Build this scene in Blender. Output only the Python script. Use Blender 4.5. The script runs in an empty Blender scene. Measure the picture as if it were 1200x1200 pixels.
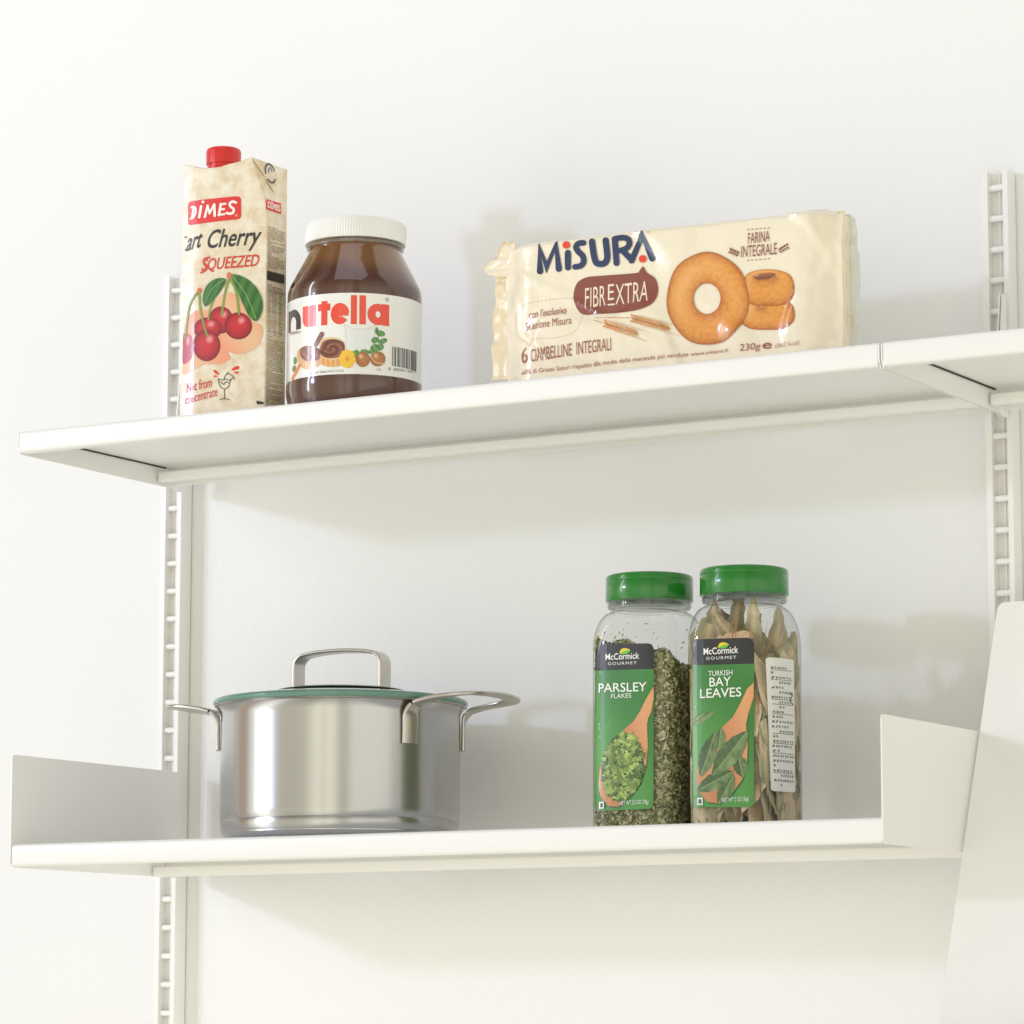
import bpy, bmesh, math, random
from mathutils import Vector, Matrix
random.seed(7)
sc = bpy.context.scene
COL = sc.collection
PI = math.pi

# ------------------------------------------------------------------ camera
F_PX, CX, CY, CZ, YAW, PIT, ROL = 4198.4948, 1.885506, -2.620172, -0.664279, 0.531213, 0.143567, 0.00162
CAMP = Vector((CX, CY, CZ))
FW = Vector((-math.sin(YAW)*math.cos(PIT), math.cos(YAW)*math.cos(PIT), math.sin(PIT)))
R0 = Vector((math.cos(YAW), math.sin(YAW), 0)); U0 = R0.cross(FW)
RT = math.cos(ROL)*R0 + math.sin(ROL)*U0
UP = -math.sin(ROL)*R0 + math.cos(ROL)*U0
cam = bpy.data.cameras.new('camera'); cam_o = bpy.data.objects.new('camera', cam); COL.objects.link(cam_o)
m = Matrix((RT, UP, -FW)).transposed().to_4x4(); m.translation = CAMP
cam_o.matrix_world = m
cam.sensor_width = 36; cam.lens = F_PX/1200*36; cam.clip_start = .05; cam.clip_end = 100
sc.camera = cam_o

# ------------------------------------------------------------------ world, lamps, exposure
def s2l(c):
    c = c/255.0
    return c/12.92 if c <= .04045 else ((c+.055)/1.055)**2.4
def rgb(r, g, b): return (s2l(r), s2l(g), s2l(b), 1)

world = bpy.data.worlds.new('World'); sc.world = world; world.use_nodes = True
nt = world.node_tree; nt.nodes.clear()
wo = nt.nodes.new('ShaderNodeOutputWorld'); bg = nt.nodes.new('ShaderNodeBackground')
tc = nt.nodes.new('ShaderNodeTexCoord'); sp = nt.nodes.new('ShaderNodeSeparateXYZ')
at = nt.nodes.new('ShaderNodeMath'); at.operation = 'ARCTAN2'
mr = nt.nodes.new('ShaderNodeMapRange'); mr.inputs[1].default_value = -PI; mr.inputs[2].default_value = 0
cr = nt.nodes.new('ShaderNodeValToRGB')
nt.links.new(tc.outputs['Generated'], sp.inputs[0]); nt.links.new(sp.outputs[1], at.inputs[0]); nt.links.new(sp.outputs[0], at.inputs[1])
nt.links.new(at.outputs[0], mr.inputs[0]); nt.links.new(mr.outputs[0], cr.inputs[0]); nt.links.new(cr.outputs[0], bg.inputs[0]); nt.links.new(bg.outputs[0], wo.inputs[0])
# studio seen in azimuth: 0 = far left (-x), .5 = behind the camera (-y), 1 = right (+x)
ENV = [(0.0, (.60, .60, .56)), (.045, (.60, .60, .56)), (.06, (.50, .38, .32)), (.125, (.50, .38, .32)), (.145, (.85, .86, .87)), (.19, (1.0, 1.02, 1.05)), (.20, (1.5, 1.5, 1.6)),
       (.275, (1.5, 1.5, 1.6)), (.292, (.88, .88, .88)), (.34, (.60, .57, .52)), (.49, (.68, .65, .59)), (.53, (.92, .90, .84)), (.565, (1.18, 1.14, 1.04)), (.595, (.86, .83, .76)), (.625, (1.18, 1.14, 1.04)), (.66, (.98, .95, .90)),
       (.68, (.62, .60, .54)), (.715, (.62, .60, .54)), (.745, (.94, .93, .92)), (.94, (.94, .93, .90)), (1.0, (.80, .79, .75))]
while len(cr.color_ramp.elements) > 1: cr.color_ramp.elements.remove(cr.color_ramp.elements[0])
for i, (p, c) in enumerate(ENV):
    e = cr.color_ramp.elements[0] if i == 0 else cr.color_ramp.elements.new(p)
    e.position = p; e.color = (*c, 1)
bg.inputs[1].default_value = 1.0
em = nt.nodes.new('ShaderNodeFloatCurve'); cv = em.mapping.curves[0]
for p_ in ((.0, .24), (.25, .42), (.39, 1.10), (.53, 1.10), (.68, .56), (1, .22)):
    if p_[0] in (0, 1): cv.points[int(p_[0])].location = p_
    else: cv.points.new(*p_)
em.mapping.update()
e0 = nt.nodes.new('ShaderNodeMath'); e0.operation = 'MULTIPLY_ADD'; e0.inputs[1].default_value = .5; e0.inputs[2].default_value = .5
e2 = nt.nodes.new('ShaderNodeMath'); e2.operation = 'MULTIPLY'; e2.inputs[1].default_value = 1.23
vm = nt.nodes.new('ShaderNodeVectorMath'); vm.operation = 'SCALE'
vt_ = nt.nodes.new('ShaderNodeVectorMath'); vt_.operation = 'MULTIPLY'; vt_.inputs[1].default_value = (.99, .98, .855)
nt.links.new(sp.outputs[2], e0.inputs[0]); nt.links.new(e0.outputs[0], em.inputs[1]); nt.links.new(em.outputs[0], e2.inputs[0]); nt.links.new(e2.outputs[0], vm.inputs['Scale']); nt.links.new(cr.outputs[0], vm.inputs[0])
nt.links.new(vm.outputs[0], vt_.inputs[0]); nt.links.new(vt_.outputs[0], bg.inputs[0])

def area(name, loc, target, sx, sy, power, col):
    l = bpy.data.lights.new(name, 'AREA'); l.shape = 'RECTANGLE'; l.size = sx; l.size_y = sy; l.energy = power; l.color = col
    o = bpy.data.objects.new(name, l); COL.objects.link(o); o.location = loc
    o.rotation_euler = (Vector(target)-Vector(loc)).to_track_quat('-Z', 'Y').to_euler()
    return o
area('key_lamp', (-3.45, -4.50, .82), (.35, -.1, -.2), .20, .30, 48, (.84, .93, 1.42))
area('window_strip', (-2.75, -2.75, 1.00), (.3, -.15, 1.0), .26, 3.0, 24, (.97, .99, 1.06))
area('top_fill', (.70, -1.15, 1.45), (.45, -.05, -.1), 1.4, 1.0, 4.6, (.92, .98, 1.16))  # added overhead fill, brightens the wall towards the top
sc.view_settings.view_transform = 'Standard'; sc.view_settings.look = 'None'
sc.view_settings.exposure = 0; sc.view_settings.gamma = 1; sc.view_settings.use_curve_mapping = False

# ------------------------------------------------------------------ helpers
def prin(name, col, rough=.5, **kw):
    mt = bpy.data.materials.new(name); mt.use_nodes = True
    b = mt.node_tree.nodes['Principled BSDF']
    b.inputs['Base Color'].default_value = col; b.inputs['Roughness'].default_value = rough
    for k, v in kw.items(): b.inputs[k.replace('_', ' ')].default_value = v
    return mt
def nodes(mt): return mt.node_tree.nodes, mt.node_tree.links, mt.node_tree.nodes['Principled BSDF']
def add_bump(mt, scale, strength, dist=.001, stretch=(1, 1, 1), detail=3):
    n, l, b = nodes(mt)
    t = n.new('ShaderNodeTexCoord'); mp = n.new('ShaderNodeMapping'); mp.inputs['Scale'].default_value = stretch
    no = n.new('ShaderNodeTexNoise'); no.inputs['Scale'].default_value = scale; no.inputs['Detail'].default_value = detail
    bp = n.new('ShaderNodeBump'); bp.inputs['Strength'].default_value = strength; bp.inputs['Distance'].default_value = dist
    l.new(t.outputs['Object'], mp.inputs[0]); l.new(mp.outputs[0], no.inputs[0]); l.new(no.outputs[0], bp.inputs['Height']); l.new(bp.outputs[0], b.inputs['Normal'])
    return no

def wpos(o):
    p = Vector((0, 0, 0))
    while o is not None: p += o.location; o = o.parent
    return p
def obj(name, V, F, mats, parent=None, smooth=False, origin=None, cols=None, label=None, autosm=None, bevel=0):
    """one mesh object from world-space vertices"""
    me = bpy.data.meshes.new(name)
    if parent is not None: org = wpos(parent)
    else: org = Vector(origin) if origin is not None else sum((Vector(v) for v in V), Vector())/len(V)
    me.from_pydata([tuple(Vector(v)-org) for v in V], [], F)
    if not isinstance(mats, (list, tuple)): mats = [mats]
    for q in mats: me.materials.append(q)
    if cols is not None:
        ca = me.color_attributes.new('Col', 'FLOAT_COLOR', 'CORNER')
        i = 0
        for f in cols:
            for c in f: ca.data[i].color = c; i += 1
    else:
        bm = bmesh.new(); bm.from_mesh(me)
        bmesh.ops.recalc_face_normals(bm, faces=bm.faces)
        if bevel: bmesh.ops.bevel(bm, geom=[e for e in bm.edges if e.calc_face_angle(0) > .6], offset=bevel, segments=3, profile=.5, affect='EDGES')
        bm.to_mesh(me); bm.free()
    if smooth or bevel:
        for p in me.polygons: p.use_smooth = True
        me.set_sharp_from_angle(angle=autosm if autosm else math.radians(35))
    o = bpy.data.objects.new(name, me); COL.objects.link(o)
    if parent is not None: o.parent = parent
    else: o.location = org
    if label: o['label'] = label
    return o
def thing(name, label, cat, loc, group=None):
    o = bpy.data.objects.new(name, None); COL.objects.link(o); o.location = loc; o.empty_display_size = .02
    o['label'] = label; o['category'] = cat
    if group: o['group'] = group
    return o
def boxvf(x0, x1, y0, y1, z0, z1, V=None, F=None):
    V = [] if V is None else V; F = [] if F is None else F
    n = len(V)
    V += [(x0, y0, z0), (x1, y0, z0), (x1, y1, z0), (x0, y1, z0), (x0, y0, z1), (x1, y0, z1), (x1, y1, z1), (x0, y1, z1)]
    F += [tuple(n+i for i in f) for f in ((0, 3, 2, 1), (4, 5, 6, 7), (0, 1, 5, 4), (1, 2, 6, 5), (2, 3, 7, 6), (3, 0, 4, 7))]
    return V, F
def prism_x(prof, x0, x1):
    """extrude a (y,z) outline along x"""
    n = len(prof); V = [(x0, y, z) for y, z in prof]+[(x1, y, z) for y, z in prof]
    F = [tuple(range(n)), tuple(range(2*n-1, n-1, -1))]+[(i, (i+1) % n, n+(i+1) % n, n+i) for i in range(n)]
    return V, F
def loft(rings, cap0=True, cap1=True, V=None, F=None):
    V = [] if V is None else V; F = [] if F is None else F
    b = len(V); n = len(rings[0])
    for r in rings: V += [tuple(p) for p in r]
    for i in range(len(rings)-1):
        for j in range(n):
            F.append((b+i*n+j, b+i*n+(j+1) % n, b+(i+1)*n+(j+1) % n, b+(i+1)*n+j))
    if cap0: F.append(tuple(b+j for j in range(n-1, -1, -1)))
    if cap1: F.append(tuple(b+(len(rings)-1)*n+j for j in range(n)))
    return V, F
def lathe(cx, cy, prof, n=96, cap0=True, cap1=True, fn=None):
    rings = []
    for i, (r, z) in enumerate(prof):
        rings.append([(cx+(r if fn is None else fn(i, r, 2*PI*j/n))*math.cos(2*PI*j/n), cy+(r if fn is None else fn(i, r, 2*PI*j/n))*math.sin(2*PI*j/n), z) for j in range(n)])
    return loft(rings, cap0, cap1)
def smoothcurve(pts, sub=8, closed=False):
    """Catmull-Rom"""
    P = [Vector(p) for p in pts]; out = []
    n = len(P); rng = range(n if closed else n-1)
    for i in rng:
        p0 = P[(i-1) % n] if closed or i > 0 else P[0]; p1 = P[i]; p2 = P[(i+1) % n]; p3 = P[(i+2) % n] if closed or i+2 < n else P[-1]
        for k in range(sub):
            t = k/sub
            out.append(.5*((2*p1)+(p2-p0)*t+(2*p0-5*p1+4*p2-p3)*t*t+(3*p1-p0-3*p2+p3)*t**3))
    if not closed: out.append(P[-1])
    return out
def sweep(path, sec, upv=None):
    """sweep a closed (a,b) section along a 3-D path; a lies along the side vector, b along the local normal"""
    rings = []; n = len(path)
    for i, p in enumerate(path):
        t = (path[min(i+1, n-1)]-path[max(i-1, 0)]).normalized()
        s = t.cross(upv(i, t) if callable(upv) else upv).normalized(); b = s.cross(t).normalized()
        S = sec(i/(n-1)) if callable(sec) else sec
        rings.append([p+s*a+b*c for a, c in S])
    return loft(rings)
def rrect(w, h, r, k=4):
    out = []
    for (sx, sy, a0) in ((1, 1, 0), (-1, 1, 90), (-1, -1, 180), (1, -1, 270)):
        for i in range(k+1):
            a = math.radians(a0+90*i/k); out.append((sx*(w/2-r)+r*math.cos(a), sy*(h/2-r)+r*math.sin(a)))
    return out

# ---- printed artwork: flat ink shapes laid on a part's own surface
class Plane:
    """surface p0 + u*ud + z ; optional bulge/wrinkle function off(u,v)->outward metres"""
    def __init__(s, p0, ud, off=None):
        s.p0 = Vector(p0); s.u = Vector(ud).normalized(); s.n = s.u.cross(Vector((0, 0, 1))).normalized(); s.off = off
    def hit(s, x, y):
        d = FW+(x-600)/F_PX*RT-(y-600)/F_PX*UP
        t = (s.p0-CAMP).dot(s.n)/d.dot(s.n); q = CAMP+d*t
        return ((q-s.p0).dot(s.u), q.z)
    def pos(s, u, v, h):
        if s.off: h = h+s.off(u, v)
        return s.p0*1+s.u*u+Vector((0, 0, v-s.p0.z))+s.n*h
class Cyl:
    def __init__(s, cx, cy, r): s.c = Vector((cx, cy, 0)); s.r = r
    def hit(s, x, y):
        d = FW+(x-600)/F_PX*RT-(y-600)/F_PX*UP
        o = CAMP-s.c; a = d.x**2+d.y**2; b = 2*(o.x*d.x+o.y*d.y); c = o.x**2+o.y**2-s.r**2
        D = max(b*b-4*a*c, 0); t = (-b-math.sqrt(D))/(2*a); q = o+d*t
        return (s.r*(math.atan2(q.y, q.x)+PI/2), CAMP.z+d.z*t)
    def pos(s, u, v, h):
        a = u/s.r-PI/2
        return Vector((s.c.x+(s.r+h)*math.cos(a), s.c.y+(s.r+h)*math.sin(a), v))

class Art:
    def __init__(s, surf, Z=(1, 0, 0), base=.00025, step=None):
        s.S = surf; s.Z = Z; s.V = []; s.F = []; s.C = []; s.base = base; s.step = step; s.k = 0
    def h(s, p):
        sc_, ox, oy = s.Z
        return s.S.hit(ox+p[0]/sc_, oy+p[1]/sc_)
    def raw(s, verts, faces, col, layer, step=None):
        """verts in surface (u,v)"""
        step = step or s.step
        bm = bmesh.new()
        vs = [bm.verts.new((u, v, 0)) for u, v in verts]
        for f in faces:
            try: bm.faces.new([vs[i] for i in f])
            except Exception: pass
        bmesh.ops.triangulate(bm, faces=bm.faces[:])
        if step:
            for ax in (0, 1):
                if ax == 1 and isinstance(s.S, Cyl) and not callable(col): break
                lo = min(v.co[ax] for v in bm.verts); hi = max(v.co[ax] for v in bm.verts)
                g = math.floor(lo/step)*step+step
                while g < hi:
                    co = [0, 0, 0]; co[ax] = g; no = [0, 0, 0]; no[ax] = 1
                    bmesh.ops.bisect_plane(bm, geom=bm.verts[:]+bm.edges[:]+bm.faces[:], plane_co=co, plane_no=no)
                    g += step
        bm.verts.index_update(); b = len(s.V); s.k += 1
        hh = s.base+layer*.00006+(s.k % 9)*.000004
        for v in bm.verts: s.V.append(s.S.pos(v.co.x, v.co.y, hh))
        for f in bm.faces:
            idx = [v.index for v in f.verts]
            # outward facing
            a, c, d = [Vector(s.V[b+i]) for i in idx[:3]]
            pr = f.verts[0].co
            nrm = (c-a).cross(d-a); out = Vector(s.S.pos(pr.x, pr.y, .01))-Vector(s.S.pos(pr.x, pr.y, 0))
            if nrm.dot(out) < 0: idx = idx[::-1]
            s.F.append([b+i for i in idx])
            cl = []
            for i in idx:
                v = bm.verts[i] if False else None
                cl.append(i)
            s.C.append((cl, col))
        bm.verts.ensure_lookup_table()
        for j in range(len(s.F)-len(bm.faces), len(s.F)):
            cl, cc = s.C[j]
            s.C[j] = [cc(bm.verts[i].co.x, bm.verts[i].co.y) if callable(cc) else cc for i in cl]
        bm.free()
    def poly(s, pts, col, layer=1, smooth=0, step=None):
        """pts in zoom px"""
        if smooth: pts = [(p.x, p.y) for p in smoothcurve([(a, b, 0) for a, b in pts], smooth, True)]
        if callable(col):
            c0 = col; uv = [s.h(p) for p in pts]
            # local affine inverse from bbox: (u,v) -> normalised 0..1
            u0 = min(a for a, _ in uv); u1 = max(a for a, _ in uv); v0 = min(b for _, b in uv); v1 = max(b for _, b in uv)
            s.raw(uv, [range(len(uv))], lambda u, v: c0((u-u0)/(u1-u0), (v-v0)/(v1-v0)), layer, step)
        else: s.raw([s.h(p) for p in pts], [range(len(pts))], col, layer, step)
    def ell(s, cx, cy, rx, ry, col, layer=1, rot=0, n=28, step=None):
        a = math.radians(rot)
        s.poly([(cx+rx*math.cos(t)*math.cos(a)-ry*math.sin(t)*math.sin(a), cy+rx*math.cos(t)*math.sin(a)+ry*math.sin(t)*math.cos(a)) for t in [2*PI*i/n for i in range(n)]], col, layer, 0, step)
    def stroke(s, pts, w, col, layer=1, smooth=0, taper=None, cap=True):
        if smooth: pts = [(p.x, p.y) for p in smoothcurve([(a, b, 0) for a, b in pts], smooth)]
        P = [Vector(p) for p in pts]; n = len(P); L = []; Rr = []
        for i in range(n):
            if i == 0: d = (P[1]-P[0]).normalized(); nn = Vector((-d.y, d.x)); k = 1
            elif i == n-1: d = (P[-1]-P[-2]).normalized(); nn = Vector((-d.y, d.x)); k = 1
            else:
                d1 = (P[i]-P[i-1]).normalized(); d2 = (P[i+1]-P[i]).normalized()
                n1 = Vector((-d1.y, d1.x)); n2 = Vector((-d2.y, d2.x)); nn = n1+n2
                if nn.length < 1e-4: nn = n1
                nn.normalize(); k = 1/max(.5, nn.dot(n1))
            ww = w/2*(taper(i/(n-1)) if taper else 1)
            L.append(P[i]+nn*ww*k); Rr.append(P[i]-nn*ww*k)
        V = []; F = []
        V += [tuple(p) for p in L]+[tuple(p) for p in Rr]
        for i in range(n-1): F.append((i, i+1, n+i+1, n+i))
        if cap:
            for e, q, sgn in ((0, P[0]-P[1], 1), (n-1, P[-1]-P[-2], -1)):
                ww = w/2*(taper(e/(n-1)) if taper else 1)
                a0 = math.atan2(q.y, q.x); b = len(V)
                arc = [(P[e].x+ww*math.cos(a0+PI/2-PI*k/8), P[e].y+ww*math.sin(a0+PI/2-PI*k/8)) for k in range(1, 8)]
                V += arc
                if e == 0: F.append([n+0]+list(range(b+6, b-1, -1))+[0] if False else [n+0]+list(range(b, b+7))+[0])
                else: F.append([e]+list(range(b, b+7))+[n+e])
        s.raw([s.h(p) for p in V], F, col, layer)
    def text(s, t, pl, pr, h, col, layer=2, shear=0, weight=0, spacing=1, mirror=False):
        cu = bpy.data.curves.new('t', 'FONT'); cu.body = t; cu.size = 1; cu.offset = weight; cu.space_character = spacing; cu.resolution_u = 3
        to = bpy.data.objects.new('t', cu); COL.objects.link(to)
        dg = bpy.context.evaluated_depsgraph_get(); me = bpy.data.meshes.new_from_object(to.evaluated_get(dg))
        vs = [(v.co.x, v.co.y) for v in me.vertices]; fs = [tuple(p.vertices) for p in me.polygons]
        bpy.data.objects.remove(to); bpy.data.curves.remove(cu); bpy.data.meshes.remove(me)
        if not vs: return
        x0 = min(a for a, _ in vs); x1 = max(a for a, _ in vs); capH = .70
        A = s.h(pl); B = s.h(pr); Hh = s.h((pl[0], pl[1]-h)); hh = (Hh[1]-A[1])/capH
        du = (B[0]-A[0]); dv = (B[1]-A[1])
        out = []
        for a, b in vs:
            f = (a-x0)/(x1-x0)
            out.append((A[0]+du*f+shear*b*hh, A[1]+dv*f+b*hh))
        s.raw(out, fs, col, layer)
    def build(s, name, mat, parent, **kw):
        return obj(name, s.V, s.F, mat, parent, cols=s.C, **kw)

def printmat(name, rough=.4, coat=0):
    mt = prin(name, (1, 1, 1, 1), rough, Coat_Weight=coat, Coat_Roughness=.08)
    n, l, b = nodes(mt); a = n.new('ShaderNodeVertexColor'); a.layer_name = 'Col'; l.new(a.outputs[0], b.inputs['Base Color'])
    return mt
def mix(a, b, t): t = max(0, min(1, t)); return tuple(a[i]*(1-t)+b[i]*t for i in range(3))+(1,)

# ------------------------------------------------------------------ materials of the setting
M = {}
M['wall'] = prin('wall_paint', (.90, .905, .91, 1), .85)
add_bump(M['wall'], 260, .42, .0012, (1, 1, .55), 2)
M['steel_white'] = prin('white_powder_coat', (.918, .912, .895, 1), .38)
add_bump(M['steel_white'], 900, .05, .0003)
M['gap'] = prin('gap_shade', (.05, .05, .04, 1), .8)  # near-black colour standing in for shade inside the bracket gap

# ------------------------------------------------------------------ wall
YW = -.009
V, F = boxvf(-4, 4, YW, YW+.1, -3, 3)
w = obj('wall', V, F, M['wall'], origin=(0, YW, -3)); w['kind'] = 'structure'

# ------------------------------------------------------------------ uprights
YU = -.0264
def upright(x, label, zt=.0133, zb=-.94):
    t = thing('wall_upright', label, 'shelf upright', (x+.006, YW, zb), 'slotted uprights on the wall')
    V, F = [], []
    L0, L1, R0_, R1 = x-.0053, x, x+.0129, x+.0171
    for a, b in ((L0, L1), (R0_, R1)):
        boxvf(a, b, YU, YU+.0014, zb, zt, V, F)
    boxvf(L0, L0+.0012, YU+.0014, YW-.0012, zb, zt, V, F)
    boxvf(L1-.0012, L1, YU+.0014, YW-.0012, zb, zt, V, F)
    boxvf(R0_, R0_+.0012, YU+.0014, YW-.0012, zb, zt, V, F)
    boxvf(R1-.0012, R1, YU+.0014, YW-.0012, zb, zt, V, F)
    boxvf(L1, R0_, YU+.0098, YU+.0110, zb, zt-.001, V, F)
    boxvf(x+.0058, x+.0075, YU+.0076, YU+.0098, zb, zt-.001, V, F)
    obj('channel', V, F, M['steel_white'], t)
    k = 0
    while -k*.025 > zb+.02:
        sec = rrect(.0052, .0052, .0020, 3)
        V, F = loft([[(xx, YU+.0046+a, -k*.025+b) for a, b in sec] for xx in (x+.0001, x+.0128)])
        obj('slot_bar', V, F, M['steel_white'], t, smooth=True); k += 1
    return t
upright(0.0, 'white slotted metal upright running behind the juice carton and the pot')
upright(.8, 'white slotted metal upright where the two upper shelves meet')

# ------------------------------------------------------------------ shelves
Z1, Z2, HL = -.1665, -.5128, .0183
YF = -.266; YB = -.047
def shelf(x0, x1, zt, label, tall=False, ends=(True, True)):
    t = thing('wall_shelf', label, 'shelf', ((x0+x1)/2, YB, zt-HL), 'white steel shelves')
    th = .0022
    # tray: top sheet with folded front lip and back lip
    r = .0030
    prof = [(YF+r*(1-math.cos(a)), zt-r*(1-math.sin(a))) for a in [PI/2*i/4 for i in range(5)]]
    prof += [(YB, zt), (YB, zt-.011), (YB-th, zt-.011), (YB-th, zt-th), (YF+th+.001, zt-th), (YF+th+.001, zt-HL+.001), (YF+.009, zt-HL+.001), (YF+.009, zt-HL)]
    prof += [(YF+.003*(1-math.sin(a)), zt-HL+.003*(1-math.cos(a))) for a in [PI/2*i/4 for i in range(0, 5)]]
    V, F = prism_x(prof, x0+.0016, x1-.0016)
    obj('shelf_board', V, F, M['steel_white'], t, smooth=True, autosm=math.radians(30))
    for sx, on_ in ((0, ends[0]), (1, ends[1])):
        if not on_: continue
        xa = x0 if sx == 0 else x1-.0012
        zb = zt-HL-.0008
        if tall:
            o = [(YF-.001, zb+.004), (YF+.003, zb), (YU-.003, zb), (YU-.003, zt+.0742), (YF+.003, zt+.0742), (YF, zt+.0735), (YF-.001, zt+.071)]
        else:
            o = [(YF-.0004, zb+.006), (YF+.003, zb), (YU-.020, zb-.0006), (YU-.0145, zb-.0022), (YU-.004, zb-.0022), (YU-.004, zt+.052+.025), (YU-.010, zt+.052+.025), (YU-.014, zt+.05), (YU-.014, zt), (YF+.002, zt-.0005), (YF-.0004, zt-.002)]
        V, F = prism_x(o, xa, xa+.0012)
        b = obj('side_bracket', V, F, M['steel_white'], t, smooth=True)
        # near-black strip, painted shade of the gap between bracket flange and tray
        if not tall:
            s = 1 if sx == 0 else -1
            xi = xa+.0012 if sx == 0 else xa
            V, F = boxvf(min(xi, xi+s*.0012), max(xi, xi+s*.0012), YF+.02, YB-.01, zt-.0034, zt-.0023)
            obj('gap_shade_strip', V, F, M['gap'], b)
    sec = rrect(.0085, .0092, .0022, 3)
    rings = [[(xx, -.0705+.0042+a, zt-.0125+b) for a, b in sec] for xx in (x0+.0035, x1-.0035)]
    V, F = loft(rings)
    if tall: V = [(a, b, c-.0028) for a, b, c in V]
    obj('back_rail', V, F, M['steel_white'], t, smooth=True)
    V, F = boxvf(x0+.004, x1-.004, YB-.0022, YB, zt-.018, zt-.0115)
    obj('back_lip', V, F, M['steel_white'], t)
    return t
shelf(.0200, .8134, Z1, 'long upper white shelf carrying the carton, the spread jar and the biscuit pack')
shelf(.8146, 1.607, Z1, 'white shelf cut off by the right edge of the photo')
shelf(.0212, .8118, Z2, 'lower white shelf with raised side plates carrying the pot and two spice jars', tall=True)


# ------------------------------------------------------------------ tilted white panel in the right bay
t = thing('tilted_panel', 'plain white sloping panel at the right edge, hanging in front of the right upright', 'panel', (1.2, -.2, -.72))
xa, xb = .8142, 1.60
def pan(z): return -.0535+(z+.336)*(.0978/.2505)
zt_, zb_ = -.3362, -.70
n_ = Vector((0, -(zt_-zb_), pan(zt_)-pan(zb_))).normalized()
def pv(x, z, o): return (x, pan(z)+n_.y*o, z+n_.z*o)
out = []
rr = .006
for i in range(7):
    a = PI/2*i/6; out.append((xa+rr*(1-math.sin(a)) if False else xa+rr-rr*math.cos(a), zt_-rr+rr*math.sin(a)))
out += [(xb, zt_), (xb, zb_), (xa, zb_)]
V = [pv(x, z, 0) for x, z in out]+[pv(x, z, -.0015) for x, z in out]; n = len(out)
F = [tuple(range(n)), tuple(range(2*n-1, n-1, -1))]+[(i, (i+1) % n, n+(i+1) % n, n+i) for i in range(n)]
obj('sloping_face', V, F, M['steel_white'], t)
V, F = boxvf(xa, xb, pan(zb_)-.035, pan(zb_)-.0003, zb_-.0015, zb_)
boxvf(xa, xb, pan(zb_)-.0365, pan(zb_)-.035, zb_-.0015, zb_+.02, V, F)
obj('bottom_ledge', V, F, M['steel_white'], t)

# ------------------------------------------------------------------ juice carton
CARD = prin('cream_printed_card', rgb(226, 211, 182), .34, Coat_Weight=.35, Coat_Roughness=.12)
n, l, b = nodes(CARD)
no = n.new('ShaderNodeTexNoise'); no.inputs['Scale'].default_value = 75; no.inputs['Detail'].default_value = 8; no.inputs['Roughness'].default_value = .65
tco = n.new('ShaderNodeTexCoord'); ra = n.new('ShaderNodeValToRGB')
ra.color_ramp.elements[0].position = .36; ra.color_ramp.elements[0].color = rgb(222, 201, 164)
ra.color_ramp.elements[1].position = .62; ra.color_ramp.elements[1].color = rgb(243, 234, 214)
l.new(tco.outputs['Object'], no.inputs[0]); l.new(no.outputs[0], ra.inputs[0]); l.new(ra.outputs[0], b.inputs['Base Color'])
PRINT = printmat('printed_ink', .38, .3)
RED = rgb(226, 52, 44)
cart = thing('juice_carton', 'tall cream juice carton with printed cherries and red screw cap, leftmost on the upper shelf', 'juice carton', (.19, -.2, Z1))
yawc = math.radians(8)
cu_ = Vector((math.cos(yawc), math.sin(yawc), 0)); cb_ = Vector((-math.sin(yawc), math.cos(yawc), 0))
CP = Plane((.19, -.228, Z1), cu_)
uL = CP.hit(210, 470)[0]; uR = CP.hit(310, 470)[0]; cw = uR-uL; um = (uL+uR)/2
uch = CP.hit(229, 400)[0]
CP.off = lambda u, v: .0022*max(0, 1-((u-um)/(cw/2))**2)-.12*max(0, uch-u)
def cpt(u, d, z): p = CP.p0+cu_*u+cb_*d; return Vector((p.x, p.y, z))
def crossing(uR_, uL_, side, z_of, top=False):
    pts = []
    for i in range(17):
        u = uL_+(uR_-uL_)*i/16; pts.append((u, -CP.off(u, 0) if not top else -.0022*max(0, 1-((u-um)/(cw/2))**2)))
    pts += [(side[0], side[1]), (uR_-.010 if not top else side[0]-.029, .050), (uL_+.010 if not top else uL_-.004, .050), (uL_-.006, .024)]
    return [cpt(u, d, z_of(i, u, d)) for i, (u, d) in enumerate(pts)]
SIDE = Vector((math.sin(math.radians(6.5)), math.cos(math.radians(6.5)), 0))
def to_local(v): return (v.dot(cu_), v.dot(cb_))
sdl = to_local(SIDE*.0255)
zt1 = CP.hit(300, 240)[1]
uT = CP.hit(294.5, 186)[0]; uTL = CP.hit(217, 193)[0]
fz = [CP.hit(217+(294.5-217)*i/16, y)[1] for i, y in enumerate([193, 194.2, 195.4, 196.3, 197, 197.2, 197.2, 197, 196.5, 195.6, 194, 192.5, 191.3, 190, 188.4, 186.5, 184.3])]
ztopR = CP.hit(294.5, 184.3)[1]
def ztop(i, u, d):
    if i < 17: return fz[i]
    return {17: ztopR-.0085, 18: ztopR-.004, 19: fz[0]+.002, 20: fz[0]-.004}[i]
base = crossing(uR-.001, uL+.001, (uR+sdl[0]-.001, sdl[1]), lambda i, u, d: Z1)
r1 = crossing(uR, uL, (uR+sdl[0], sdl[1]), lambda i, u, d: Z1+.003)
r2 = crossing(uR, uL+.0004, (uR+sdl[0], sdl[1]), lambda i, u, d: zt1-.02)
r25 = crossing(uR-.001, uL+.001, (uR+sdl[0], sdl[1]), lambda i, u, d: zt1)
r3 = crossing(uT+.0005, uTL, (uT+.0238, .0195), ztop, True)
rm = [Vector(a).lerp(Vector(b_), .5)+Vector((0, 0, 0)) for a, b_ in zip(r25, r3)]
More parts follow.
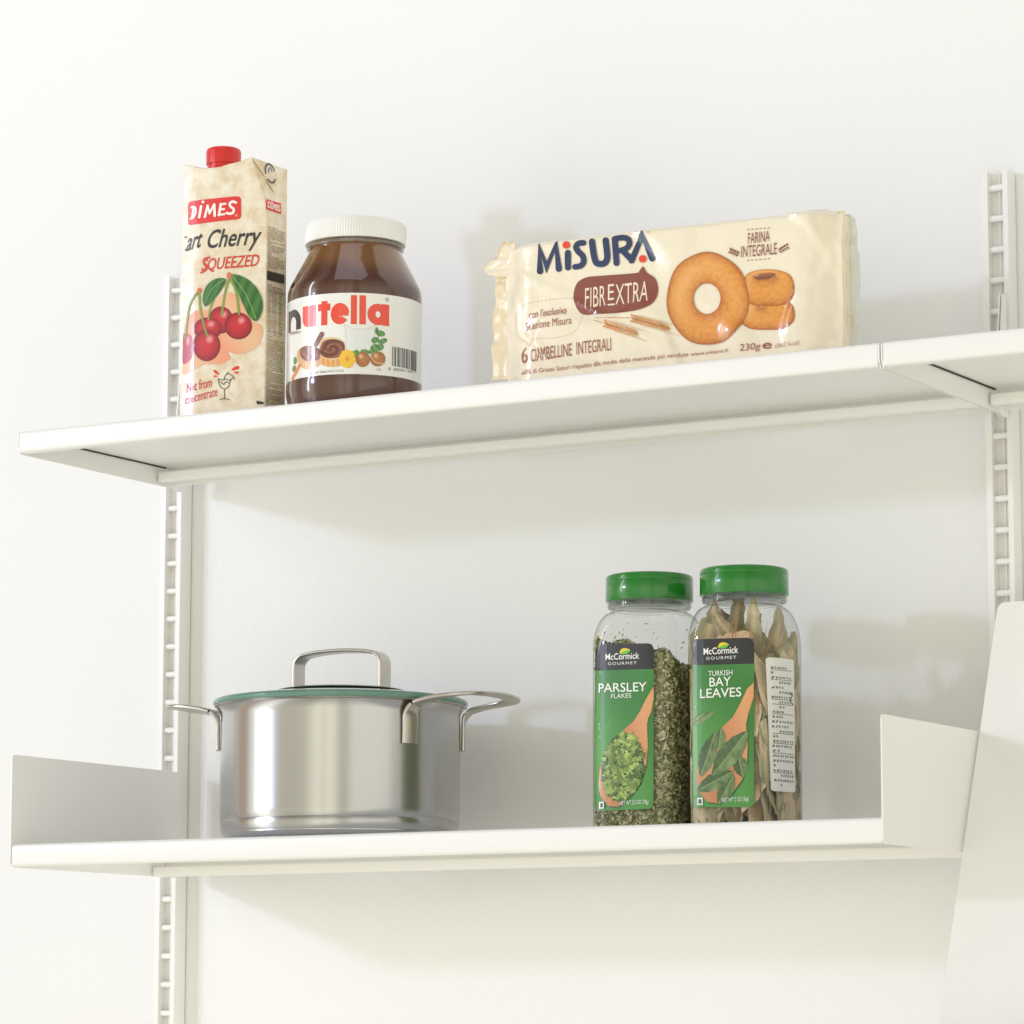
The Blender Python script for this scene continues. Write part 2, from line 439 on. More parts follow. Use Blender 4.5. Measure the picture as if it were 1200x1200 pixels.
def cring(a, b_, t): return [p.lerp(q, t) for p, q in zip(a, b_)]
V, F = loft([base, r1, r2, r25, cring(r25, r3, .5), cring(r25, r3, .98)], True, False)
nb = len(V)-len(r3)
V += [tuple(p) for p in [q+Vector((0, .0006, 0)) for q in r3]]
k = len(r3)
for j in range(k): F.append((nb+j, nb+(j+1) % k, nb+k+(j+1) % k, nb+k+j))
c0 = sum(r3, Vector())/k+Vector((0, 0, -.004)); V.append(tuple(c0))
for j in range(k): F.append((nb+k+j, nb+k+(j+1) % k, nb+2*k))
obj('carton_body', V, F, CARD, cart, smooth=True, autosm=math.radians(28))
# screw cap
capc = Vector((.1800, -.199)); REDP = prin('red_plastic', rgb(222, 50, 46), .3)
zcap = .0715
prof = [(.0118, zcap-.020), (.0138, zcap-.0195), (.0138, zcap-.0165), (.0133, zcap-.0160), (.0133, zcap-.0142), (.0146, zcap-.0138), (.0148, zcap-.003), (.0140, zcap-.0008), (.0125, zcap), (.004, zcap+.0003)]
V, F = lathe(capc.x, capc.y, prof, 144, fn=lambda i, r, a: r*(1-.012*(math.cos(a*36) > .4)) if 5 <= i <= 6 else r)
obj('screw_cap', V, F, REDP, cart, smooth=True)
# front artwork
A = Art(CP, (7.059, 180, 150), step=.004)
A.poly([(284, 640), (290, 618), (306, 608), (690, 570), (718, 572), (732, 592), (733, 735), (722, 753), (700, 760), (308, 804), (290, 800), (284, 785)], RED, 1)
DW = rgb(250, 246, 240)
A.stroke([(336, 664), (322, 744)], 19, DW, 3); A.stroke([(318, 658), (342, 656), (356, 676), (352, 712), (334, 740), (310, 752)], 19, DW, 4, smooth=4)
A.stroke([(402, 652), (386, 742)], 21, DW, 3); A.ell(418, 616, 13, 11, DW, 3)
A.stroke([(434, 740), (458, 646)], 19, DW, 3); A.stroke([(458, 646), (474, 712)], 17, DW, 4); A.stroke([(474, 712), (512, 638)], 17, DW, 5); A.stroke([(514, 638), (518, 732)], 21, DW, 6)
A.stroke([(568, 634), (552, 726)], 20, DW, 3)
for q in (((568, 637), (606, 632)), ((562, 680), (596, 676)), ((554, 723), (598, 718))): A.stroke(list(q), 16, DW, 4)
A.stroke([(692, 622), (664, 614), (642, 630), (648, 654), (672, 674), (670, 702), (646, 714), (616, 708)], 20, DW, 3, smooth=4)
A.text('®', (682, 740), (706, 737), 22, rgb(240, 220, 210), 3)
DK = rgb(52, 48, 44)
A.text('art', (262, 1018), (392, 988), 150, DK, 2, shear=.28, weight=.012)
A.text('Cherry', (440, 1000), (872, 962), 148, DK, 2, shear=.28, weight=.012)
A.stroke([(258, 905), (268, 900)], 12, DK, 2); A.stroke([(258, 1005), (270, 1016)], 10, DK, 2)
A.text('SQUEEZED', (402, 1185), (868, 1142), 96, rgb(214, 66, 52), 2, shear=.22, weight=.012)
A.stroke([(470, 1075), (430, 1090), (425, 1120), (452, 1145), (440, 1180), (402, 1200)], 16, rgb(214, 60, 48), 3, smooth=4)
A.Z = (6.316, 180, 310)
SAL = lambda a, b: mix(rgb(238, 160, 122), rgb(236, 190, 150), .5+.5*math.sin(a*7+b*5))
A.poly([(222, 470), (300, 350), (400, 345), (440, 300), (500, 240), (570, 210), (640, 260), (690, 330), (740, 420), (800, 450), (808, 520), (770, 610), (700, 650), (620, 668), (560, 650), (575, 700), (500, 740), (400, 740), (320, 770), (215, 815), (212, 700)], SAL, 1, smooth=3, step=.003)
GS = rgb(128, 160, 70)
def cherry(cx, cy, rx, ry, layer, dark=0):
    def c(a, b):
        d = math.hypot(a-.5, b-.5)*2; h = math.hypot(a-.62, b-.70)
        base_ = mix(rgb(206, 44, 50), rgb(138, 24, 34), d**3)
        base_ = mix(base_, rgb(150, 28, 36), max(0, .55-b)*.9)
        return mix(base_, rgb(248, 180, 178), max(0, 1-h/.17)*.85)
    A.ell(cx, cy, rx+3, ry+3, rgb(96, 40, 40), layer)
    A.ell(cx, cy, rx, ry, c, layer+1, step=.0011)
cherry(508, 415, 88, 98, 2); 
A.stroke([(455, 270), (430, 330), (415, 410)], 14, GS, 5, smooth=4)
cherry(410, 478, 104, 80, 4)
A.stroke([(568, 110), (538, 220), (517, 382)], 15, GS, 7, smooth=4)
cherry(636, 458, 96, 97, 6)
cherry(402, 603, 99, 113, 6)
A.poly([(218, 520), (250, 512), (285, 535), (300, 600), (290, 680), (255, 722), (214, 730), (213, 620)], lambda a, b: mix(mix(rgb(200, 50, 54), rgb(150, 30, 36), abs(a-.5)*1.6), rgb(246, 190, 180), max(0, 1-math.hypot(a-.5, b-.75)/.2)), 5, smooth=4, step=.0014)
A.stroke([(578, 112), (622, 210), (642, 372)], 15, GS, 9, smooth=4)
A.stroke([(338, 205), (268, 310), (236, 545)], 14, GS, 9, smooth=4)
A.stroke([(345, 205), (358, 350), (407, 532)], 14, GS, 9, smooth=4)
LF = lambda a, b: mix(rgb(70, 128, 54), rgb(46, 96, 40), .5+.5*math.sin(a*18-b*10))
A.poly([(546, 112), (480, 108), (420, 142), (384, 200), (373, 268), (390, 312), (428, 295), (484, 230), (525, 170)], LF, 9, smooth=4, step=.0015)
A.poly([(588, 82), (680, 98), (760, 165), (806, 258), (808, 340), (770, 420), (715, 385), (668, 290), (628, 190)], LF, 9, smooth=4, step=.0015)
A.stroke([(592, 90), (690, 220), (765, 405)], 5, rgb(150, 185, 110), 11, smooth=4)
A.stroke([(540, 115), (450, 180), (388, 300)], 4, rgb(150, 185, 110), 11, smooth=4)
A.ell(570, 88, 17, 26, rgb(214, 120, 76), 11); A.ell(347, 195, 15, 20, rgb(214, 110, 70), 11)
A.text('Not from', (245, 952), (440, 908), 74, rgb(212, 66, 56), 2, weight=.004)
A.text('concentrate', (232, 1036), (482, 976), 70, rgb(212, 66, 56), 2, weight=.004)
GR = rgb(96, 92, 84)
for pts in ([(488, 848), (500, 900), (532, 925), (565, 905), (580, 850)], [(534, 925), (536, 1000)], [(500, 1003), (536, 996), (572, 1003)], [(490, 850), (520, 858), (545, 850)],
            [(530, 855), (545, 820), (575, 815), (600, 835)], [(545, 850), (575, 860), (600, 840), (606, 852)], [(505, 872), (530, 890), (545, 870), (565, 880)], [(552, 812), (565, 800)]):
    A.stroke(pts, 6, GR, 2, smooth=4)
A.poly([(450, 790), (470, 785), (497, 820), (470, 812)], RED, 2, smooth=3); A.poly([(452, 828), (472, 824), (478, 834), (458, 836)], RED, 2, smooth=3)
A.poly([(585, 785), (610, 760), (640, 755), (638, 775), (610, 784)], RED, 2, smooth=3); A.poly([(608, 798), (636, 796), (632, 810), (614, 808)], RED, 2, smooth=3)
A.poly([(765, 1008), (815, 1018), (818, 1034), (768, 1036)], DK, 2)
A.build('front_print', PRINT, cart)
# side artwork
SP = Plane(CP.pos(uR, Z1, 0)-Vector((0, 0, 0)), SIDE)
SP.p0 = Vector((cpt(uR, 0, Z1)))
B = Art(SP, (7.059, 180, 150), step=None)
Ls = .0235
def side_rect(u0, u1, v0, v1, col, layer=1): B.raw([(u0, v0), (u1, v0), (u1, v1), (u0, v1)], [(0, 1, 2, 3)], col, layer)
vt = SP.hit(312, 248)[1]; vb = SP.hit(312, 480)[1]
uu0, uu1 = .0018, .0225
B.poly([(932, 588), (1052, 624), (1054, 712), (932, 672)], RED, 1)
B.text('DİMES', (942, 655), (1046, 692), 50, rgb(245, 235, 225), 2, weight=.03)
rs = random.Random(3)
H_ = vt-vb; y = .012
INK = rgb(152, 136, 110)
while y < H_*.985:
    f = y/H_
    if .30 < f < .355: y += .0016; continue
    wd = uu1-uu0
    if .40 < f < .62:
        for kx in range(3):
            a = uu0+wd*kx/3; side_rect(a+.0006, a+wd/3*(.45+.4*rs.random()), vt-y-.0005, vt-y, INK)
    elif rs.random() < .93:
        a = uu0
        while a < uu1-.002:
            ln = .0015+rs.random()*.005; side_rect(a, min(a+ln, uu1), vt-y-.0006, vt-y, INK); a += ln+.0008
            if rs.random() < .08: break
    y += .00155
side_rect(uu0-.0008, uu1+.0005, vt-.345*H_, vt-.30*H_, rgb(60, 56, 50))
for f in (.40, .45, .5, .55, .6): side_rect(uu0, uu1, vt-f*H_-.00025, vt-f*H_, rgb(90, 80, 66), 2)
side_rect(uu0+.006, uu0+.0063, vt-.6*H_, vt-.4*H_, rgb(90, 80, 66), 2)
B.build('side_print', PRINT, cart)
# folded ear on the side with the recycling mark
class Ruled:
    def __init__(s, a, b_, c, d): s.q = [Vector(k) for k in (a, b_, c, d)]
    def at(s, u, v): a, b_, c, d = s.q; S, T = u/.03, v/.04; return a.lerp(b_, S).lerp(c.lerp(d, S), T)
    def hit(s, x, y):
        def pr(u, v):
            q = s.at(u, v)-CAMP; d = q.dot(FW); return Vector((600+F_PX*q.dot(RT)/d, 600-F_PX*q.dot(UP)/d))
        u, v = .015, .02; e = 1e-5; T = Vector((x, y))
        for _ in range(12):
            r = pr(u, v)-T; a = (pr(u+e, v)-pr(u, v))/e; b_ = (pr(u, v+e)-pr(u, v))/e; D = a.x*b_.y-b_.x*a.y
            u -= (r.x*b_.y-b_.x*r.y)/D; v -= (a.x*r.y-r.x*a.y)/D
        return (u, v)
    def pos(s, u, v, h):
        e = 1e-4; n_ = (s.at(u+e, v)-s.at(u, v)).cross(s.at(u, v+e)-s.at(u, v)).normalized()
        if n_.dot(CAMP-s.at(u, v)) < 0: n_ = -n_
        return s.at(u, v)+n_*h
EP = Ruled(r25[16], r25[17], r3[16], r3[17])
def ear_pt(x, y, o=.0008): u_, v_ = EP.hit(x, y); return EP.pos(u_, v_, o)
tri = [(295.2, 186), (304, 189.5), (313, 193), (323, 197), (332, 201.5), (331, 208), (330, 215), (326.5, 224), (323, 232), (316.5, 220), (310, 209.5), (302.5, 197.5)]
cen = (316, 208); K_ = len(tri)
V = [tuple(ear_pt(*p)) for p in tri]+[tuple(ear_pt(*p, o=-.0010)) for p in tri]+[tuple(ear_pt(*cen))]
F = [(i, (i+1) % K_, 2*K_) for i in range(K_)]+[tuple(range(2*K_-1, K_-1, -1))]+[(i, (i+1) % K_, K_+(i+1) % K_, K_+i) for i in range(K_)]
ear = obj('folded_ear', V, F, CARD, cart)
B = Art(EP, (7.059, 180, 150), base=.0010, step=.003)
B.ell(962, 378, 44, 88, rgb(92, 92, 90), 1, rot=-14); B.ell(962, 378, 33, 70, rgb(214, 208, 196), 2, rot=-14)
B.stroke([(945, 350), (962, 330), (985, 385), (958, 410), (945, 350)], 7, rgb(92, 92, 90), 3)
B.stroke([(815, 262), (1008, 582)], 5, rgb(150, 122, 84), 1, cap=False)
B.build('recycling_mark', PRINT, ear)

# ------------------------------------------------------------------ chocolate spread jar
NX, NY, NR = .3045, -.186, .0555
nz = lambda y: Vector((0, 0, CAMP.z)).z
def zat(px, py, x, y):
    d = FW+(px-600)/F_PX*RT-(py-600)/F_PX*UP
    # closest height on the vertical axis (x,y)
    t = ((x-CAMP.x)*d.x+(y-CAMP.y)*d.y)/(d.x**2+d.y**2); return CAMP.z+d.z*t
def axis_at(px, y, py=400):
    d = FW+(px-600)/F_PX*RT-(py-600)/F_PX*UP
    t = (y-CAMP.y)/d.y; return CAMP.x+d.x*t
NX = axis_at(415.5, NY)
nut = thing('spread_jar', 'round glass jar of brown chocolate hazelnut spread with ribbed white lid and white label', 'jar of spread', (NX, NY, Z1))
CH = prin('chocolate_in_glass', rgb(108, 72, 58), .12, Coat_Weight=1, Coat_Roughness=.02)
n, l, b = nodes(CH)
tco = n.new('ShaderNodeTexCoord'); sp_ = n.new('ShaderNodeSeparateXYZ'); no = n.new('ShaderNodeTexNoise'); no.inputs['Scale'].default_value = 22; no.inputs['Detail'].default_value = 2
ad = n.new('ShaderNodeMath'); ad.operation = 'MULTIPLY_ADD'; ad.inputs[1].default_value = .03
ra = n.new('ShaderNodeValToRGB'); ra.color_ramp.elements[0].position = .127; ra.color_ramp.elements[0].color = rgb(84, 48, 35); ra.color_ramp.elements[1].position = .139; ra.color_ramp.elements[1].color = rgb(124, 82, 44)
l.new(tco.outputs['Object'], sp_.inputs[0]); l.new(tco.outputs['Object'], no.inputs[0]); l.new(no.outputs[0], ad.inputs[0]); l.new(sp_.outputs[2], ad.inputs[2]); l.new(ad.outputs[0], ra.inputs[0]); l.new(ra.outputs[0], b.inputs['Base Color'])
zl_top = zat(415, 251, NX, NY-.0)  # lid top
zl_top = Z1+.1607
H = zl_top-Z1
prof = [(.044, Z1), (.0505, Z1+.0015), (.0535, Z1+.006), (NR+.0003, Z1+.016), (NR+.0006, Z1+.024), (NR, Z1+.027), (NR, Z1+.088), (NR, Z1+.095), (NR-.0002, Z1+.1005), (NR-.0013, Z1+.1055), (.0512, Z1+.1120), (.0477, Z1+.1190), (.0438, Z1+.1265), (.0405, Z1+.1330), (.0390, Z1+.1360), (.0385, Z1+.1375), (.0382, Z1+.141)]
P2 = smoothcurve([(r, 0, z) for r, z in prof], 4)
V, F = lathe(NX, NY, [(p.x, p.z) for p in P2], 96)
obj('jar_body', V, F, CH, nut, smooth=True, autosm=math.radians(50))
GL = prin('dark_rim_glass', rgb(120, 108, 92), .06, Coat_Weight=1)
V, F = lathe(NX, NY, [(.0378, Z1+.1385), (.0400, Z1+.1389), (.0405, Z1+.1403), (.0400, Z1+.1416), (.0385, Z1+.1424), (.0383, Z1+.146)], 96)
obj('neck_ring', V, F, GL, nut, smooth=True)
WL = prin('white_lid_plastic', rgb(244, 244, 241), .42)
zt_l = zl_top; zb_l = Z1+.1430
prof = [(.0388, zb_l), (.0413, zb_l), (.0415, zb_l+.0006), (.0418, zt_l-.0035), (.0411, zt_l-.001), (.0392, zt_l), (.03, zt_l+.0001), (.028, zt_l-.0006), (.001, zt_l-.0006)]
V, F = lathe(NX, NY, prof, 480, fn=lambda i, r, a: r*(1+.0085*math.cos(a*120)) if 1 <= i <= 3 else r)
obj('jar_lid', V, F, WL, nut, smooth=True)
NC = Cyl(NX, NY, NR)
A = Art(NC, (4.8, 320, 230), base=.00015, step=.004)
vtop = NC.hit(*(320+460/4.8, 230+543/4.8))[1]; vbot = NC.hit(320+460/4.8, 230+1000/4.8)[1]
WHT = rgb(243, 243, 238)
ua, ub = -.085, .135
k = 90
A.raw([(ua+(ub-ua)*i/k, vbot) for i in range(k+1)]+[(ua+(ub-ua)*i/k, vtop) for i in range(k+1)], [(i, i+1, k+2+i, k+1+i) for i in range(k)], WHT, 0)
NR_, NB = rgb(238, 66, 42), rgb(40, 36, 38)
vb_ = NC.hit(320+480/4.8, 230+720/4.8)[1]; va_ = NC.hit(320+480/4.8, 230+557/4.8)[1]; xh = (va_-vb_)*.74; sw = .0068
def ux(x, y=680): return NC.hit(320+x/4.8, 230+y/4.8)[0]
def rect(u0, u1, v0, v1, col, layer=2): A.raw([(u0, v0), (u1, v0), (u1, v1), (u0, v1)], [(0, 1, 2, 3)], col, layer)
def arc(cu, cv, ro, ri, a0, a1, col, layer=2, ky=1, n=24):
    vs = []; 
    for i in range(n+1):
        a = math.radians(a0+(a1-a0)*i/n); vs += [(cu+ro*math.cos(a), cv+ro*ky*math.sin(a)), (cu+ri*math.cos(a), cv+(ro*ky-(ro-ri)*.9)*math.sin(a))]
    A.raw(vs, [(2*i, 2*i+2, 2*i+3, 2*i+1) for i in range(n)], col, layer)
# n
u0, u1 = ux(100)-.006, ux(158); wn = max(u1-u0, .017); u0 = u1-wn
rect(u0, u0+sw, vb_, vb_+xh, NB); rc = (wn)/2
arc(u0+rc, vb_+xh-rc, rc, rc-sw, 0, 150, NB, 3); rect(u1-sw, u1, vb_, vb_+xh-rc, NB, 4)
# u
u0, u1 = ux(168), ux(240); rc = (u1-u0)/2
rect(u0, u0+sw, vb_+rc, vb_+xh, NR_); rect(u1-sw, u1, vb_, vb_+xh, NR_, 4); arc(u0+rc, vb_+rc, rc, rc-sw, 180, 340, NR_, 3)
# t
u0, u1 = ux(272), ux(306)
rect(u0, u1, vb_, va_-.004, NR_); rect(ux(254), ux(322), vb_+xh-sw*.85, vb_+xh, NR_, 3)
# e
u0, u1 = ux(325), ux(428); rc = (u1-u0)/2; ky = xh/2/rc
arc(u0+rc, vb_+xh/2, rc, rc-sw, 2, 325, NR_, 2, ky, 40); rect(u0+sw*.6, u1-.0006, vb_+xh/2-.0018, vb_+xh/2+.0022, NR_, 3)
# l l
rect(ux(437), ux(471), vb_, va_, NR_); rect(ux(485), ux(522), vb_, va_, NR_)
# a
u0, u1 = ux(530), ux(652); rc = (u1-u0-.001)/2; ky = xh/2/rc
arc(u0+rc, vb_+xh/2, rc, rc-sw, 0, 360, NR_, 2, ky, 40); rect(u1-sw, u1, vb_, vb_+xh, NR_, 3)
A.text('®', (630, 592), (652, 594), 22, rgb(120, 110, 105), 2)
A.text('FERRERO', (98, 782), (156, 772), 17, rgb(90, 60, 50), 2)
# milk glass, bread, flower, nuts
for pts in ([(402, 720), (410, 790), (415, 860), (470, 872), (540, 868), (562, 850), (568, 780), (578, 718)], [(402, 720), (440, 742), (490, 748), (545, 740), (578, 718)]):
    A.stroke(pts, 3, rgb(196, 204, 206), 1, smooth=4)
A.poly([(410, 735), (450, 750), (500, 754), (572, 738), (560, 845), (490, 865), (420, 850)], rgb(234, 237, 236), 1)
A.poly([(140, 870), (200, 845), (270, 870), (275, 940), (200, 975), (145, 945)], rgb(226, 184, 140), 2, smooth=4)
A.poly([(155, 860), (200, 840), (270, 865), (262, 915), (200, 930), (160, 905)], lambda a, b: mix(rgb(122, 72, 56), rgb(160, 108, 90), .5+.5*math.sin(a*14+b*9)), 3, smooth=4, step=.002)
A.poly([(262, 820), (300, 795), (370, 800), (402, 830), (404, 900), (384, 950), (330, 960), (275, 945), (268, 900)], rgb(236, 206, 158), 3, smooth=4)
A.poly([(268, 905), (330, 925), (395, 905), (385, 950), (330, 960), (275, 948)], lambda a, b: mix(rgb(222, 150, 84), rgb(240, 190, 120), .5+.5*math.sin(a*30)), 4, smooth=2, step=.0015)
def choc(a, b):
    x, y = a-.5, b-.5; r = math.hypot(x, y); th = math.atan2(y, x)
    return mix(rgb(108, 50, 34), rgb(186, 118, 92), max(0, math.sin(r*22+th*1.5))**2*.75)
A.poly([(268, 845), (290, 812), (350, 805), (398, 825), (400, 880), (360, 908), (300, 910), (265, 885)], choc, 5, smooth=4, step=.0009)
A.stroke([(276, 775), (262, 800), (240, 835)], 26, rgb(136, 92, 78), 5, smooth=4)
for i in range(6):
    a = i*PI/3+.2; A.ell(418+26*math.cos(a), 915+32*math.sin(a), 21, 26, rgb(248, 196, 32), 6, rot=math.degrees(a))
A.ell(418, 915, 11, 13, rgb(226, 150, 20), 8)
nutc = lambda a, b: mix(mix(rgb(196, 122, 50), rgb(148, 84, 30), abs(math.hypot(a-.5, b-.5))*1.5), rgb(246, 214, 160), max(0, 1-math.hypot(a-.35, b-.7)/.2))
A.ell(505, 918, 40, 43, nutc, 6, step=.0012); A.ell(588, 915, 43, 42, nutc, 6, step=.0012)
A.stroke([(548, 900), (575, 935), (625, 942)], 6, rgb(230, 196, 130), 8, smooth=4)
lfc = lambda a, b: mix(rgb(48, 122, 52), rgb(110, 168, 92), .5+.5*math.sin(a*9+b*6))
for x, y, rx, ry, ro in ((603, 772, 27, 17, 15), (572, 810, 18, 20, 60), (617, 815, 26, 15, -20), (582, 756, 9, 20, 10), (572, 856, 26, 24, -20), (604, 850, 17, 20, 40), (466, 886, 20, 22, 30), (515, 876, 24, 15, 10), (126, 925, 9, 22, 0), (120, 970, 10, 18, 10), (550, 875, 22, 12, -10)):
    A.ell(x, y, rx, ry, lfc, 4, ro, 16, .0015)
A.stroke([(590, 860), (592, 800), (582, 745)], 4, rgb(80, 110, 50), 5, smooth=3)
A.stroke([(152, 950), (128, 995), (110, 1028)], 16, rgb(236, 140, 60), 4)
A.text('HAZELNUT SPREAD WITH COCOA', (205, 1004), (398, 988), 13, rgb(110, 100, 95), 2)
A.text('e 750g', (580, 980), (606, 980), 11, rgb(110, 100, 95), 2)
rs = random.Random(11)
x = ux(668, 910); xe = ux(808, 910); vb0 = NC.hit(320+735/4.8, 230+966/4.8)[1]; vb1 = NC.hit(320+735/4.8, 230+856/4.8)[1]
while x < xe:
    wd = rs.choice([.0004, .0007, .0011]); rect(x, min(x+wd, xe), vb0, vb1, rgb(52, 50, 50)); x += wd+rs.choice([.0004, .0006, .001])
A.text('8', (648, 978), (660, 979), 16, rgb(60, 58, 58), 2); A.text('000500', (676, 982), (738, 988), 16, rgb(60, 58, 58), 2); A.text('126073', (746, 989), (804, 997), 16, rgb(60, 58, 58), 2)
A.build('label', printmat('glossy_label_print', .3, 1), nut)

# ------------------------------------------------------------------ biscuit pack
FILM = prin('cream_wrapper_film', rgb(247, 236, 212), .27, Coat_Weight=.4, Coat_Roughness=.1)
add_bump(FILM, 34, .6, .0034, (1, 1, 1), 3)
MYF = -.205
yawm = math.radians(2.5)
mu_ = Vector((math.cos(yawm), math.sin(yawm), 0))
MP = Plane((.60, MYF, Z1), mu_)
mL = MP.hit(584, 330)[0]; mR = MP.hit(980, 300)[0]
mtop = MP.hit(800, 262.5)[1]-.0
from mathutils import noise as mn
def sstep(a, b, x): t = max(0, min(1, (x-a)/(b-a))); return t*t*(3-2*t)
def pack_off(u, v):
    """outward height of the front film above the flat front plane"""
    hgt = mtop-Z1; t = (v-Z1)/hgt
    e = min(u-mL, mR-u)
    bul = -.0010+.002*math.sin(PI*max(0, min(1, t)))
    endf = 1-sstep(0, .055, e)
    wr = endf*(.0045*mn.noise(Vector((u*38, v*26, 1.3)))+.0025*abs(mn.noise(Vector((u*90, v*50, 4)))))
    tri = .0026*sstep(.55, .8, mn.noise(Vector((u*16+v*9, v*13-u*6, 9)))*1.4+.5)
    drop = -.015*(1-sstep(-.004, .036, e))**1.6
    edge = -.012*(1-sstep(0, .10, t))**2-.006*(1-sstep(0, .03, 1-t))**2
    lines = .0018*(1-sstep(.0, .12, abs(mn.noise(Vector((u*11+v*14, v*8, 21))))))*sstep(.0, .02, e)*(.4+endf)
    return bul+wr+tri+drop+edge+lines
MP.off = pack_off
mis = thing('biscuit_pack', 'long cream wrapped pack of ring biscuits standing on its edge on the upper shelf', 'biscuit pack', (.60, -.18, Z1))
NU, NV = 150, 48
V, F = [], []
TH = .046
def mpv(u, v, h): return MP.pos(u, v, h)
hgt = mtop-Z1
def topv(u):  # small irregularities of the top edge
    return mtop+.0012*mn.noise(Vector((u*30, 2, 0)))-.004*(1-sstep(0, .02, u-mL))-.0035*(1-sstep(0, .012, mR-u))+.0015*math.exp(-((mR-u-.018)/.012)**2)
for i in range(NU+1):
    u = mL+(mR-mL)*i/NU
    for j in range(NV+1):
        v = Z1+(topv(u)-Z1)*j/NV
        V.append(tuple(mpv(u, v, 0)))
for i in range(NU+1):
    u = mL+(mR-mL)*i/NU
    for j in range(NV+1):
        v = Z1+(topv(u)-Z1)*j/NV
        p = MP.p0+mu_*u; o_ = pack_off(u, v)
        q = p-MP.n*(TH+o_*.8); V.append((q.x, q.y, v))
B0 = (NU+1)*(NV+1)
def gi(i, j, s=0): return s*B0+i*(NV+1)+j
for i in range(NU):
    for j in range(NV):
        F.append((gi(i, j), gi(i+1, j), gi(i+1, j+1), gi(i, j+1))); F.append((gi(i, j, 1), gi(i, j+1, 1), gi(i+1, j+1, 1), gi(i+1, j, 1)))
    F.append((gi(i, NV), gi(i+1, NV), gi(i+1, NV, 1), gi(i, NV, 1))); F.append((gi(i, 0), gi(i, 0, 1), gi(i+1, 0, 1), gi(i+1, 0)))
for j in range(NV):
    F.append((gi(0, j), gi(0, j+1), gi(0, j+1, 1), gi(0, j, 1))); F.append((gi(NU, j), gi(NU, j, 1), gi(NU, j+1, 1), gi(NU, j+1)))
obj('wrapper', V, F, FILM, mis, smooth=True, autosm=math.radians(60))
# right crimped fin with wavy edge, and the pale strip behind it
def fin(name, px_pts_outer, u_in, depth, mat, amp, back=.0012, ph=0):
    """px_pts_outer: list of (px,py) down the outer edge; strip reaches in to u_in"""
    FPn = Plane(MP.p0-MP.n*depth, mu_)
    pts = smoothcurve([(a, b_, 0) for a, b_ in px_pts_outer], 6)
    V, F = [], []; K = 10
    for i, p in enumerate(pts):
        u1, v1 = FPn.hit(p.x, p.y)
        for k in range(K+1):
            t = k/K; u = u_in+(u1-u_in)*t
            V.append(tuple(FPn.pos(u, v1, amp*math.sin(i*.55+ph)*t+amp*1.2*mn.noise(Vector((i*.3, k*.3, ph))))))
    nn_ = len(pts)
    for i in range(nn_-1):
        for k in range(K): F.append((i*(K+1)+k, (i+1)*(K+1)+k, (i+1)*(K+1)+k+1, i*(K+1)+k+1))
    m0 = len(V); V += [tuple(Vector(v)-MP.n*back) for v in V[:m0]]
    F += [tuple(m0+q for q in reversed(f)) for f in F[:]]
    ring = [k for k in range(K+1)]+[i*(K+1)+K for i in range(1, nn_)]+[(nn_-1)*(K+1)+k for k in range(K-1, -1, -1)]+[i*(K+1) for i in range(nn_-2, 0, -1)]
    for a, b_ in zip(ring, ring[1:]+ring[:1]): F.append((a, b_, m0+b_, m0+a))
    return obj(name, V, F, mat, mis, smooth=True, autosm=math.radians(60))
FILM2 = prin('wrapper_seal_film', rgb(243, 228, 194), .3, Coat_Weight=.3)
add_bump(FILM2, 60, .3, .002)
CLR = prin('pale_inner_film', rgb(228, 232, 228), .25, Coat_Weight=.3)
add_bump(CLR, 80, .2, .001)
fin('end_seal', [(990, 246.5), (989, 255), (988, 262), (992, 272), (993.5, 283), (990, 292), (992, 300), (994, 312), (993, 328), (992, 345), (993, 362), (995, 372), (996.5, 379), (993, 388), (992, 400), (993, 412), (993, 432)], mR-.010, .020, FILM2, .0012)
fin('inner_seal', [(997, 251), (1001, 256), (1003, 262), (1004, 280), (1005, 292), (1007, 300), (1007.5, 320), (1007.5, 345), (1007.5, 370), (1007, 395), (1006.5, 425)], mR-.006, .027, CLR, .0008, ph=2)
fin('left_fold', [(592, 284), (586, 288), (582, 300), (576, 308), (566, 313), (570, 319), (577, 322), (580, 330), (581, 345), (579, 360), (578, 380), (577.5, 400), (577, 420), (576, 446)], mL+.004, .021, FILM2, .0016, ph=1)
fin('left_inner_fold', [(596, 286), (590, 290), (584, 300), (576, 307), (567, 316), (574, 322), (582, 325)], mL+.006, .017, FILM, .0010, ph=4)
# printed front
A = Art(MP, (5, 560, 230), base=.00055, step=.0022)
NAVY = lambda a, b: mix(rgb(44, 58, 92), rgb(66, 80, 112), .4+.4*math.sin(a*7+b*3))
NV_ = rgb(48, 62, 96); RD = rgb(236, 74, 52)
A.stroke([(367, 440), (360, 302), (404, 418), (456, 288), (477, 426)], 37, NV_, 2)
A.stroke([(528, 332), (530, 418)], 36, NV_, 2)
A.stroke([(618, 273), (590, 276), (575, 298), (590, 325), (615, 350), (622, 385), (604, 408), (572, 415)], 34, NV_, 2, smooth=4)
A.stroke([(668, 265), (680, 340), (695, 388), (722, 398), (750, 388), (760, 350), (748, 258)], 37, NV_, 2, smooth=4)
A.stroke([(802, 255), (815, 392)], 36, NV_, 2)
A.stroke([(800, 250), (845, 242), (880, 252), (888, 282), (868, 308), (838, 318)], 34, NV_, 3, smooth=4)
A.stroke([(848, 318), (905, 376)], 34, NV_, 4)
A.stroke([(903, 378), (964, 230), (1024, 366)], 36, NV_, 2)
A.ell(518, 285, 22, 22, RD, 6); A.ell(968, 368, 22, 22, RD, 6)
A.text('®', (997, 222), (1014, 220), 14, rgb(180, 160, 140), 2)
BR = rgb(142, 78, 66); CRM = rgb(246, 232, 208)
